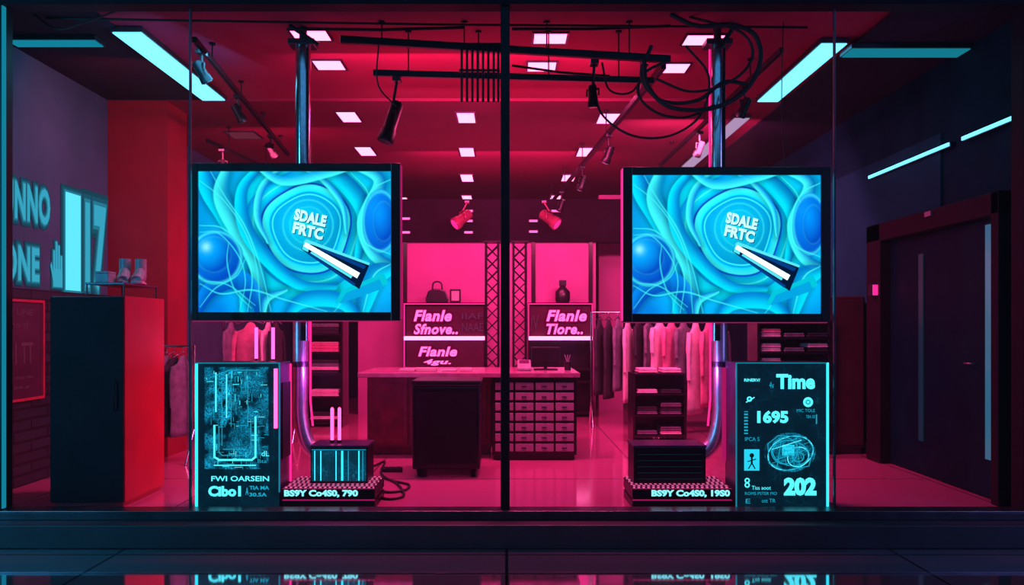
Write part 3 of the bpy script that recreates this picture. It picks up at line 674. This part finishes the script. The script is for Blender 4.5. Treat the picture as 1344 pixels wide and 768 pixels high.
shelf(bx(693),bx(778),'dark shelf with glowing pink script lettering, one tier',[(bz(402),bz(441))],
 [('Flanle',717,770,407,422,0),('Tlore..',717,765,425,439,0),('/V',696,707,414,434,1)])
z0=bz(400)+0.031
def bag(X,Y,z):
    t=thing('handbag',(X,Y,z),'dark leather handbag with arched handle on the shelf','bag')
    m=M(); prof=[(-.16,0),(.16,0),(.17,.05),(.13,.17),(.05,.2),(-.05,.2),(-.13,.17),(-.17,.05)]
    n=len(prof); vs=[(X+a,Y-.06,z+b) for a,b in prof]+[(X+a*.96,Y+.06,z+b) for a,b in prof]
    m.add(vs,[tuple(range(n)),tuple(range(2*n-1,n-1,-1))]+[(i,n+i,n+(i+1)%n,(i+1)%n) for i in range(n)]); m.build('body',BLACKP,t,bevel=0.015)
    M().tube(catmull([(X-.07,Y,z+.19),(X-.06,Y,z+.28),(X,Y,z+.31),(X+.06,Y,z+.28),(X+.07,Y,z+.19)],5),.012,8).build('handle',BLACKP,t)
bag(bx(573),12.22,z0)
X=bx(597); t=thing('picture_frame',(X,12.2,z0),'small upright picture frame with pale print','picture frame')
M().box(X-.08,X+.08,12.2,12.22,z0,z0+.2).build('frame',BLACKP,t,bevel=.006); M().box(X-.055,X+.055,12.193,12.199,z0+.03,z0+.17).build('print',PAPER,t)
X=bx(739); t=thing('perfume_flask',(X,12.2,z0),'squat dark flask with square stopper','bottle')
M().tube([(X,12.2,z0),(X,12.2,z0+.04),(X,12.2,z0+.16),(X,12.2,z0+.22),(X,12.2,z0+.24)],[.09,.11,.11,.05,.04],20).build('body',BLACKP,t); M().box(X-.05,X+.05,12.15,12.25,z0+.24,z0+.33).build('stopper',BLACKP,t,bevel=.01)

# ---------------- garments ----------------
def garment(X,Y,zt_,W,H,T,mat,rot,label,group,sleeves=True,name='hanging_garment'):
    t=thing(name,(X,Y,zt_),label,'clothing',group)
    m=M(); nl=14; n=28; vs=[]; ph=random.random()*6
    for i in range(nl+1):
        k=i/nl
        if k<0.04: w=0.22
        elif k<0.15: w=0.22+ (k-0.04)/0.11*0.70
        else: w=0.92+0.12*((k-0.15)/0.85)-0.06*math.sin(math.pi*(k-0.15)/0.85)
        th=(0.45+0.55*min(1,k/0.2))
        for j in range(n):
            a=2*math.pi*j/n; rip=1+0.16*k*math.cos(7*a+ph+k*2)
            vs.append((X+W/2*w*math.cos(a)*(1+0.02*math.sin(9*k+ph)),Y+T/2*th*math.sin(a)*rip,zt_-0.04-H*k-(0.02*abs(math.cos(a)) if k<0.1 else 0)))
    fs=[(i*n+j,(i+1)*n+j,(i+1)*n+(j+1)%n,i*n+(j+1)%n) for i in range(nl) for j in range(n)]+[tuple(range(n)),tuple(range(nl*n+n-1,nl*n-1,-1))]
    m.add(vs,fs,0,True)
    if sleeves:
        for s in(-1,1):
            sx=X+s*W*0.42
            m.tube(catmull([(sx,Y,zt_-0.07-H*0.1),(sx+s*W*0.10,Y-0.01,zt_-0.05-H*0.3),(sx+s*W*0.12,Y-0.02,zt_-0.05-H*0.62)],4),[T*0.28]*5+[T*0.22]*4,10)
    m.build('cloth',mat,t)
    M().tube(catmull([(X,Y,zt_-0.03),(X,Y,zt_+0.025),(X+0.018,Y,zt_+0.045),(X+0.03,Y,zt_+0.025)],5),0.004,6).tube([(X-W*0.4,Y,zt_-0.06),(X,Y,zt_-0.01),(X+W*0.4,Y,zt_-0.06)],0.006,6).build('hanger',STEEL,t)
    t.rotation_euler=(0,0,rot)
def rack(xa,xb,Y,H,lab):
    t=thing('clothes_rack',((xa+xb)/2,Y,0),lab,'clothes rack')
    M().tube([(xa,Y,H),(xb,Y,H)],.013,10).build('hanging_rail',STEEL,t)
    for x in(xa,xb):
        M().tube([(x,Y,H+.01),(x,Y,.3)],.014,10).tube([(x,Y,.32),(x,Y-.22,.0)],.012,8).tube([(x,Y,.32),(x,Y+.22,0)],.012,8).build('leg_frame',STEEL,t)
G1='coats on the clothes rack'
rack(1.12,1.98,11.1,1.50,'steel clothes rack holding dark coats')
for i,(px,mt,H) in enumerate(((787,CLOTHD,1.0),(799,CLOTHD,1.05),(811,CLOTHG,.95),(824,CLOTHW,1.1),(838,CLOTHD,.75),(851,CLOTHG,.7))):
    garment(PX(px,11.1),11.1,1.455,.44,H,.09,mt,math.radians(68),{CLOTHD:'charcoal coat on a hanger',CLOTHG:'grey jacket on a wire hanger',CLOTHW:'pale long coat on a hanger'}[mt],G1)
rack(1.85,2.72,10.4,1.46,'steel clothes rack holding pink garments')
for i,(px,mt,H) in enumerate(((866,CLOTHW,.60),(881,CLOTHP,.66),(897,CLOTHG,.70),(913,CLOTHW,1.14),(930,CLOTHP,1.05),(946,CLOTHG,1.0))):
    garment(PX(px,10.4),10.4,1.415,.48,H,.11,mt,math.radians(55),{CLOTHG:'grey dress on a wire hanger',CLOTHW:'pale dress on a wire hanger',CLOTHP:'pink blouse on a wire hanger'}[mt],'garments on the pink rack')
rack(-3.42,-3.02,8.1,1.12,'low steel clothes rack beside the pillar')
for i,px in enumerate((219,229,240)):
    garment(PX(px,8.1),8.1,1.075,.34,.78,.06,[CLOTHG,CLOTHD,CLOTHG][i],math.radians(70),['grey knit jumper on a hanger','charcoal jumper on a hanger','grey knit jumper on a hanger'][i],'jumpers on the low rack')
rack(-3.25,-2.4,9.6,1.45,'steel clothes rack holding pink shirts')
for i,px in enumerate((303,329,352,362)):
    garment(PX(px,9.6),9.6,1.405,[.42,.36,.42,.42][i],.8,[.07,.12,.07,.07][i],[CLOTHG,CLOTHP,CLOTHW,CLOTHD][i],math.radians([84,8,84,84][i]),['grey shirt on a hanger','pink shirt on a hanger facing the window','pale shirt on a hanger','charcoal shirt on a hanger'][i],'shirts on the rear rack')
for X,Y in((-2.23,8.0),(-2.42,8.1)):
    t=thing('neon_floor_lamp',(X,Y,0),'slim upright magenta neon tube on round base','floor lamp','slim neon floor lamps')
    M().tube([(X,Y,0),(X,Y,.03)],.085,20).build('base',BLACK,t); M().tube([(X,Y,.03),(X,Y,1.0)],.012,8).build('pole',BLACK,t); M().tube([(X,Y,1.0),(X,Y,1.3)],.016,10).build('tube',E_PK,t)

def folded(x,y,z,w,dp,h,mat,lab,grp):
    m=M(); 
    m.box(x-w/2,x+w/2,y-dp/2,y+dp/2,z,z+h*0.46).box(x-w/2+.006,x+w/2-.004,y-dp/2+.006,y+dp/2,z+h*0.5,z+h)
    m.box(x-w/2+.01,x+w/2-.01,y+dp/2-.04,y+dp/2-.005,z+.003,z+h-.003)
    m.build('folded_shirt',mat,loc=(x,y,z),bevel=h*0.18,label=lab,category='clothing',group=grp)
def shelving(name,xa,xb,ya,yb,H,levels,lab,stack,grp,dark=DARKGLOSS):
    t=thing(name,((xa+xb)/2,(ya+yb)/2,0),lab,'shelf unit')
    M().box(xa,xa+.025,ya,yb,0,H).box(xb-.025,xb,ya,yb,0,H).box(xa+.025,xb-.025,yb-.012,yb,0.02,H).build('side_frame',dark,t)
    for z in levels: M().box(xa+.026,xb-.026,ya,yb-.013,z-.02,z).build('shelf',dark,t)
    ms=[CLOTHP,CLOTHG,CLOTHW,CLOTHD]; nm=['pink folded shirt in a shelf stack','grey folded shirt in a shelf stack','pale folded shirt in a shelf stack','charcoal folded shirt in a shelf stack']
    for z in levels[:-1] if levels[-1]>=H-0.01 else levels:
        nn=max(1,int((xb-xa-.06)/.24)); w=(xb-xa-.06)/nn
        for c in range(nn):
            zz=z+.002
            for k in range(random.randint(*stack)):
                q=random.choice([0,1,3,2,1,1]); folded(xa+.03+w*(c+.5),(ya+yb)/2-.01,zz,w*.86,(yb-ya)*.8,.042,ms[q],nm[q],grp); zz+=.044
shelving('low_shelf_unit',PX(830,9.55),PX(900,9.55),9.5,9.9,.78,[.08,.31,.55,.78],'low dark shelf with folded clothes',(1,3),'folded shirts on the low shelf')
for k in range(2): folded(PX(850,9.6)+k*.27,9.7,.783,.22,.3,.05,CLOTHW,'pale folded shirt on top of the shelf','folded shirts on the low shelf')
shelving('tall_shelf_unit',PX(402,11),PX(452,11),10.9,11.3,1.42,[.1,.4,.7,.98,1.22,1.42],'tall dark shelf with folded clothes',(2,4),'folded shirts on the tall shelf')
shelving('wide_shelf_unit',PX(992,8.6),PX(1092,8.6),8.55,8.9,1.36,[.3,.6,.9,1.05,1.2,1.36],'dark wide shelf with folded clothes',(1,2),'folded shirts on the wide shelf')

# ---------------- left tall cabinet ----------------
xa,xb=PX(66,6.05),PX(163,6.05); H=1.53
t=thing('tall_display_cabinet',((xa+xb)/2,6.4,0),'tall cabinet with dark front and glossy red side','cabinet')
M().box(xa,xb,6.06,6.76,0.03,H).box(xa+.02,xb-.02,6.08,6.74,0,.03).build('body',REDLAM,t,bevel=.006)
M().box(xa+.004,xb-.004,6.04,6.058,.04,H-.01).build('door',DARKDOOR,t,bevel=.004)
M().tube([(xb-.06,6.03,.7),(xb-.06,6.015,.72),(xb-.06,6.015,.9),(xb-.06,6.03,.92)],.006,8).build('handle',BLACK,t)
xs,xe=-3.08,-2.79
t=thing('display_riser',((xs+xe)/2,6.4,H),'thin metal riser tray on short posts','tray')
M().box(xs,xe,6.12,6.7,H+.085,H+.1).build('tray_top',DKSTEEL,t,bevel=.003)
for x in(xs+.01,xe-.01):
    for y in(6.13,6.69): M().tube([(x,y,H+.001),(x,y,H+.086)],.006,8).build('leg',DKSTEEL,t)
def boxcarton(X,Y,z):
    M().box(X-.06,X+.04,Y-.06,Y+.06,z,z+.07).box(X-.06,X+.04,Y-.065,Y+.065,z+.07,z+.085).build('gift_carton',CERAM,loc=(X,Y,z),bevel=.004,label='small grey lidded carton on the tray',category='box')
boxcarton(-2.98,6.25,H+.101)
def sneaker(X,Y,z,rot,name):
    secs=[(-.13,.035,.035,.09),(-.09,.042,.0,.125),(-.03,.042,.0,.12),(.03,.045,.0,.085),(.09,.048,.0,.06),(.13,.035,.0,.045)]
    m=M(); n=12; vs=[]
    for x,w,zb,h in secs:
        for k in range(n):
            a=2*math.pi*k/n; vs.append((x,w*math.cos(a),max(0.0,(h/2+h/2*math.sin(a)))))
    c,s=math.cos(rot),math.sin(rot); vs=[(X+a*c-b*s,Y+a*s+b*c,z+q+.012) for a,b,q in vs]
    L=len(secs); fs=[(i*n+k,(i+1)*n+k,(i+1)*n+(k+1)%n,i*n+(k+1)%n) for i in range(L-1) for k in range(n)]+[tuple(range(n-1,-1,-1)),tuple(range((L-1)*n,L*n))]
    m.add(vs,fs,0,True)
    t=thing(name,(X,Y,z),'grey high-top sneaker displayed on the tray','shoe','sneakers on the tray')
    m.build('upper',CERAM,t)
    q=M(); pts=[(-.14,-.035),(.05,-.05),(.13,-.04),(.145,0),(.13,.04),(.05,.05),(-.14,.035)]
    pp=[(X+a*c-b*s,Y+a*s+b*c) for a,b in pts]; k=len(pp)
    q.add([(a,b,z+.001) for a,b in pp]+[(a,b,z+.02) for a,b in pp],[tuple(range(k-1,-1,-1)),tuple(range(k,2*k))]+[(i,(i+1)%k,k+(i+1)%k,k+i) for i in range(k)]); q.build('sole',PAPER,t,bevel=.004)
    ax=-.085; M().tube([(X+ax*c,Y+ax*s,z+.09),(X+ax*c*1.05,Y+ax*s*1.05,z+.20)],[.042,.042],14).build('ankle_collar',CERAM,t)
sneaker(-2.93,6.42,H+.101,math.radians(-70),'sneaker'); sneaker(-2.83,6.45,H+.101,math.radians(-75),'sneaker')

# lettering mural on left wall (soft glow painted as layered dimmer outlines)
def wy(px): return XL*F/(px-VX)
m=M()
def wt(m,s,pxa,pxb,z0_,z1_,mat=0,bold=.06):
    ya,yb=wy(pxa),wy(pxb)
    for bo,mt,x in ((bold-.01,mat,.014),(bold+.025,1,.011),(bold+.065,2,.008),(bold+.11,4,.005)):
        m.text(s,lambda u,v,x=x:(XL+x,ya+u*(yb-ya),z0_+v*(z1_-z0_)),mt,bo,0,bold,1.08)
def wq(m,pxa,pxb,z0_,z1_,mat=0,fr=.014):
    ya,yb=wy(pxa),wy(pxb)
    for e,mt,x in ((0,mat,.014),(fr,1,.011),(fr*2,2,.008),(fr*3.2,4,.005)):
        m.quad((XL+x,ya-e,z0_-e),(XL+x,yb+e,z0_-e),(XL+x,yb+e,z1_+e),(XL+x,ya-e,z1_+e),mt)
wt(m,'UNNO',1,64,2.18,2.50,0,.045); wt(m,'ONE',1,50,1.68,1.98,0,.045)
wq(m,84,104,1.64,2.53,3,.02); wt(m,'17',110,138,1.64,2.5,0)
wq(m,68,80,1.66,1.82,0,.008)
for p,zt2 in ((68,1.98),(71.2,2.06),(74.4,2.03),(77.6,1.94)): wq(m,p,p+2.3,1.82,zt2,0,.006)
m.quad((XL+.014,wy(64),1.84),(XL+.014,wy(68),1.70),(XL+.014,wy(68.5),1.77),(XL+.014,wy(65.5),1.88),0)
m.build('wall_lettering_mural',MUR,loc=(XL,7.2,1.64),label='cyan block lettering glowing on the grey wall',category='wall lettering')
ya,yb=6.5,7.15
t=thing('framed_poster',(XL+.04,6.85,.7),'red framed poster with faint printed lines','poster')
z0_,z1_=.70,1.53
M().box(XL+.031,XL+.06,ya,yb,z0_,z0_+.02).box(XL+.031,XL+.06,ya,yb,z1_-.02,z1_).box(XL+.031,XL+.06,ya,ya+.02,z0_+.02,z1_-.02).box(XL+.031,XL+.06,yb-.02,yb,z0_+.02,z1_-.02).build('frame',pr('poster_frame_red',(.4,.012,.05),.4,em=(.6,.01,.07),es=.12),t)
M().box(XL+.031,XL+.045,ya+.02,yb-.02,z0_+.02,z1_-.02).build('print',pr('poster_dark',(.06,.015,.045),.4),t)
PIK=emi('poster_ink',(.45,.04,.13),.25)
for s,z,h,a,b in(('PTI UNE',1.40,.05,.06,.5),('Sano ti',1.3,.05,.06,.42),('101 TT',1.0,.18,.1,.5),('reno mat elo',.88,.03,.06,.5),('salo tine ar',.80,.03,.06,.45)):
    m=M(); m.text(s,lambda u,v,z=z,h=h,a=a,b=b:(XL+.0465,ya+a+u*(b-a),z+v*h),0,.01); m.build('poster_lettering',PIK,t)

# ---------------- tracks, spots, cables ----------------
def track(name,p0,p1,w,lab,drops=3):
    p0=Vector(p0);p1=Vector(p1)
    t=thing(name,tuple((p0+p1)/2),lab,'track rail','suspended lighting tracks')
    dirv=(p1-p0).normalized(); side=dirv.cross(Vector((0,0,1))).normalized()*w/2; up=Vector((0,0,w*.6))
    vs=[p0-side-up,p0+side-up,p1+side-up,p1-side-up,p0-side+up,p0+side+up,p1+side+up,p1-side+up]
    M().add(vs,[(3,2,1,0),(4,5,6,7),(0,1,5,4),(1,2,6,5),(2,3,7,6),(3,0,4,7)]).build('rail',BLACK,t,bevel=.004)
    for i in range(drops):
        q=p0.lerp(p1,(i+.5)/drops); top=(CZ if q.y<8.4 else CZ-.03)-.001
        M().tube([tuple(q),(q.x,q.y,top)],.006,6).tube([(q.x,q.y,top-.015),(q.x,q.y,top)],.025,10).build('drop_rod',BLACK,t)
def W(px,py,y): return (PX(px,y),y,PZ(py,y))
track('ceiling_track',W(447,52,6.3),W(880,78,6.3),.045,'black suspended track rail below the ceiling',4)
track('ceiling_track',W(490,96,6.5),W(858,106,6.5),.04,'black suspended track rail below the ceiling',4)
track('ceiling_track',(PX(255,6.25),6.25,3.45),(PX(378,10.4),10.4,3.45),.035,'long black track rail running into shop',4)
track('ceiling_track',(1.2,6.4,3.3),(PX(716,14.2),14.2,3.3),.04,'long black track rail running into shop',5)
track('ceiling_track',(2.1,6.4,3.42),(2.0,11,3.42),.035,'long black track rail running into shop',3)
track('ceiling_track',(-3.2,8.95,3.3),(-2.95,11,3.3),.03,'short black track rail near pillar',2)
for a,b,y,r in(((60,24),(1060,36),6.15,.009),((390,38),(610,36),6.2,.012),((672,38),(880,34),6.2,.012),((672,86),(800,100),6.4,.01)):
    M().tube([W(a[0],a[1],y),W((a[0]+b[0])/2,(a[1]+b[1])/2+2,y),W(b[0],b[1],y)],r,8).build('ceiling_conduit',BLACK,loc=W((a[0]+b[0])/2,(a[1]+b[1])/2,y),label='thin black conduit pipe under the ceiling',category='pipe',group='conduits under the ceiling')
t=thing('hanging_rod_rack',W(630,60,6.3),'row of thin black rods hanging from the track','rack')
M().box(PX(601,6.3),PX(657,6.3),6.285,6.315,PZ(64,6.3),PZ(57,6.3)).build('top_bar',BLACK,t)
for px in(606,613,620,627,634,641,648,654): M().tube([W(px,60,6.27),W(px,134,6.27)],.009,8).build('rod',BLACK,t)
M().box(PX(603,6.3),PX(656,6.3),6.255,6.285,PZ(96,6.3),PZ(93,6.3)).build('cross_bar',BLACK,t)

def spot(top,pivot,dirv,L,r,mat,lens,lab):
    top=Vector(top);p=Vector(pivot);dv=Vector(dirv).normalized()
    t=thing('spotlight',tuple(top),lab,'spotlight','ceiling spotlights')
    M().box(top.x-.03,top.x+.03,top.y-.05,top.y+.05,top.z-.03,top.z).tube([tuple(top-Vector((0,0,.02))),(p.x,p.y,p.z+r*1.2)],.011,8).build('stem',mat,t)
    s=dv.cross(Vector((0,0,1))); s=s.normalized() if s.length>.01 else Vector((1,0,0))
    M().tube([tuple(p-s*r*1.2),tuple(p-s*r*1.2+Vector((0,0,r*1.2))),tuple(p+s*r*1.2+Vector((0,0,r*1.2))),tuple(p+s*r*1.2)],.009,6).build('yoke',mat,t)
    a=p-dv*L*.5;b=p+dv*L*.5
    M().tube([tuple(a),tuple(a+dv*L*.06),tuple(p+dv*L*.2),tuple(p+dv*L*.22),tuple(b)],[r*.6,r*.8,r*.85,r*1.0,r*1.08],20).build('barrel',mat,t)
    M().tube([tuple(b+dv*.001),tuple(b+dv*.006)],r*.85,20).build('lens',lens,t)
LENSD=pr('lens_dark',(.05,.05,.06),.1)
SPK=pr('pink_lit_metal',(.30,.05,.11),.35,.3)  # pink light on the metal is put into its base colour
spot(W(521,103,6.5),W(514,160,6.5),(-.28,-.15,-.95),.33,.062,BLACK,LENSD,'black track spotlight hanging tilted down')
spot(W(780,80,6.3),W(778,126,6.3),(.05,.1,-1),.16,.04,BLACK,LENSD,'black track spotlight pointing down')
def tp(x0,y0_,x1,y1_,z,y): k=(y-y0_)/(y1_-y0_); return (x0+(x1-x0)*k,y,z)
for y in(8.6,10.3,12.2):
    a=tp(1.2,6.4,PX(716,14.2),14.2,3.28,y); spot(a,(a[0],y,a[2]-.2),(-.3,.5,-.8),.18,.045,BLACK,E_PKT,'black track spotlight with glowing pink lens')
for y in(6.45,7.7,9.3):
    a=tp(PX(255,6.25),6.25,PX(378,10.4),10.4,3.43,y); spot(a,(a[0],y,a[2]-.16),(.4,.3,-.8),.17,.045,BLACK,LENSD,'black track spotlight pointing down')
spot((-3.15,9.3,3.28),(-3.15,9.3,3.1),(.1,-.3,-.9),.15,.04,BLACK,E_CY2,'black track spotlight with glowing cyan lens')
for y in(7.3,9.0): spot((2.07,y,3.4),(2.07,y,3.22),(-.3,.4,-.8),.17,.045,BLACK,LENSD,'black track spotlight pointing down')
spot(W(613,264,12.1),W(607,287,12.1),(-.75,-.35,-.6),.3,.09,SPK,E_PK2,'large pink-lit spotlight tilted downwards')
spot(W(714,264,12.1),W(721,287,12.1),(.75,-.35,-.6),.3,.09,SPK,E_PK2,'large pink-lit spotlight tilted downwards')
for px,py in((533,288),(615,278),(615,291),(700,291),(729,278),(533,306),(615,306),(700,305)):
    X,Y,Z=W(px,py,12.44)
    t=thing('bulkhead_downlight',(X,Y,Z),'tiny glowing downlight on the dark bulkhead','light','downlights on the bulkhead')
    M().box(X-.075,X+.075,12.41,12.449,Z-.012,Z+.03).build('housing',BLACK,t); M().box(X-.06,X+.06,12.404,12.4095,Z-.008,Z+.022).build('lens',E_PKT,t)
def cable(pts,r,lab,grp='loose hanging cables'):
    M().tube(catmull(pts,10),r,8).build('cable',BLACKM,loc=tuple(pts[0]),label=lab,category='cable',group=grp)
def CE(px,y): return (PX(px,y),y,CZ-.002)
cable([W(845,78,6.25),W(850,112,6.2),W(878,140,6.15),W(930,143,6.1),W(975,122,6.1),W(997,84,6.1),W(992,48,6.1),W(962,33,6.1),W(915,34,6.1),CE(880,6.15)],.017,'thick black cable looping around the pole')
cable([CE(905,6.2),W(935,30,6.12),W(972,42,6.1),W(988,66,6.1),W(978,92,6.1),W(948,112,6.12),W(905,120,6.15),W(862,104,6.2)],.010,'black cable drooping behind the pole')
cable([W(780,110,6.3),W(790,150,6.25),W(830,178,6.2),W(880,178,6.2),W(920,150,6.2),W(930,100,6.2),W(900,60,6.2)],.009,'thin black cable drooping under the track')
cable([W(855,60,6.25),W(842,100,6.25),W(868,132,6.2),W(915,132,6.2),W(950,108,6.15),W(985,112,6.12)],.015,'thick black cable bunched at the track')
cable([W(876,80,6.28),W(846,96,6.28),W(838,124,6.26),W(862,148,6.24),W(900,154,6.22),W(938,138,6.2)],.011,'black cable drooping under the track')
cable([W(790,82,6.3),W(800,118,6.3),W(830,120,6.3),W(850,84,6.3)],.008,'short black cable bowing under the track')
cable([CE(40,6.1),W(75,38,6.1),W(110,30,6.1),CE(150,6.1)],.008,'thin black cable sagging from the ceiling')
cable([W(497,55,6.3),W(496,110,6.3),W(520,140,6.35)],.006,'thin black cable drooping under the track')
cable([CE(1028,6.3),W(1026,130,6.3),W(1029,214,6.28)],.004,'thin black wire dropping from the ceiling')
def fc(px,py,r=.011): 
    y=F*(CH-r)/(py-VY); return (PX(px,y),y,r)
cable([fc(490,612),fc(505,606),fc(500,620),fc(512,630),fc(536,636),fc(532,643),fc(510,646),fc(492,641)],.010,'black power cable coiled on the floor','floor cables')
cable([fc(495,652),fc(512,655),fc(530,650),fc(520,634),fc(500,626)],.010,'thin black cable trailing from the plinth','floor cables')
X,Y,Z=fc(515,618); t=thing('power_strip',(X,Y,0),'black power strip lying on the floor','power strip')
M().box(X-.09,X+.09,Y-.03,Y+.03,0.001,.04).build('body',BLACKP,t,bevel=.006)
for k in range(3): M().tube([(X-.06+k*.06,Y,.04),(X-.06+k*.06,Y,.046)],.02,12).build('socket',DKSTEEL,t)

# ---------------- added fill lights (no visible fixtures) ----------------
def area(name,loc,rot,sx,sy,pw,col):
    l=bpy.data.lights.new(name,'AREA'); l.shape='RECTANGLE'; l.size=sx; l.size_y=sy; l.energy=pw; l.color=col
    o=bpy.data.objects.new(name,l); o.location=loc; o.rotation_euler=rot; COL.objects.link(o); return o
def point(name,loc,pw,col):
    l=bpy.data.lights.new(name,'POINT'); l.energy=pw; l.color=col; l.shadow_soft_size=0.0
    o=bpy.data.objects.new(name,l); o.location=loc; COL.objects.link(o)
R_=math.radians
area('ceiling_fill_red_a',(-.1,7.4,2.9),(R_(180),0,0),2.6,1.0,12,(1,.04,.14))  # unseen fill added to redden the front ceiling
area('ceiling_fill_red_b',(-.1,11.2,2.7),(R_(180),0,0),2.4,3.5,16,(1,.04,.14))  # unseen fill added to redden the rear ceiling
area('front_fill',(-.2,6.9,3.45),(R_(52),0,0),3.0,.25,60,(1,.06,.28))  # unseen fill added behind the header, washes the whole interior
area('rear_wash',(0,10.6,3.4),(R_(46),0,0),2.4,.25,100,(1,.05,.28))  # unseen fill added to brighten the back partition
area('floor_wash',(0,7.6,3.45),(R_(20),0,0),2.6,.2,230,(1,.06,.26))  # added fill brightening the shop floor
area('clothes_wash',(2.0,8.9,3.3),(R_(52),0,R_(0)),1.2,.2,120,(1,.12,.34))  # added fill for the hanging clothes
area('left_wash',(-2.6,9.2,3.2),(R_(55),0,0),1.2,.2,40,(1,.06,.2))  # added fill for the area behind the pillar
area('pillar_wash',(-3.2,6.9,3.3),(R_(60),0,R_(12)),.5,.15,9,(1,.04,.1))  # added fill on the pillar front
area('outside_cool_fill',(0,1.5,4.5),(R_(40),0,0),8,2,28,(.10,.45,1))  # unseen cool fill added for facade and pavement
area('pole_highlight_left',(-5.5,2.5,2.2),(R_(90),0,R_(-55)),.6,3.5,95,(.05,.55,1))  # unseen strip added to give the steel poles cyan highlights
area('pole_highlight_right',(5.5,2.5,2.2),(R_(90),0,R_(55)),.6,3.5,42,(.30,.30,1))  # unseen strip added for highlights on the poles' other side
area('left_blue',(-2.2,6.6,3.3),(R_(60),0,R_(70)),1.0,.3,12,(.10,.6,1))  # added blue fill on the left wall
area('cabinet_red',(-1.9,6.9,.55),(R_(90),0,R_(105)),.4,.5,6,(1,.03,.08))  # added red fill on the cabinet side
point('violet_glow_left',(-1.33,6.22,.95),6.0,(.85,.08,1))  # invisible point light added to tint conduit and case side violet
point('violet_glow_right',(1.36,6.22,.95),5.0,(.65,.12,1))  # matching invisible violet tint added on the right
w=bpy.data.worlds.new('World'); bpy.context.scene.world=w; w.use_nodes=True
w.node_tree.nodes['Background'].inputs[0].default_value=(.01,.025,.06,1); w.node_tree.nodes['Background'].inputs[1].default_value=.4
# very light haze in the air
vs_=w.node_tree.nodes.new('ShaderNodeVolumeScatter'); vs_.inputs['Density'].default_value=0.004; vs_.inputs['Anisotropy'].default_value=0.35
w.node_tree.links.new(vs_.outputs[0],w.node_tree.nodes['World Output'].inputs['Volume'])

cam=bpy.data.cameras.new('Camera'); co=bpy.data.objects.new('Camera',cam); COL.objects.link(co)
co.location=(0,0,CH); co.rotation_euler=(R_(90),0,0); cam.sensor_width=36; cam.lens=F/1344*36
cam.shift_y=(VY-384)/1344; cam.shift_x=(672-VX)/1344
bpy.context.scene.camera=co
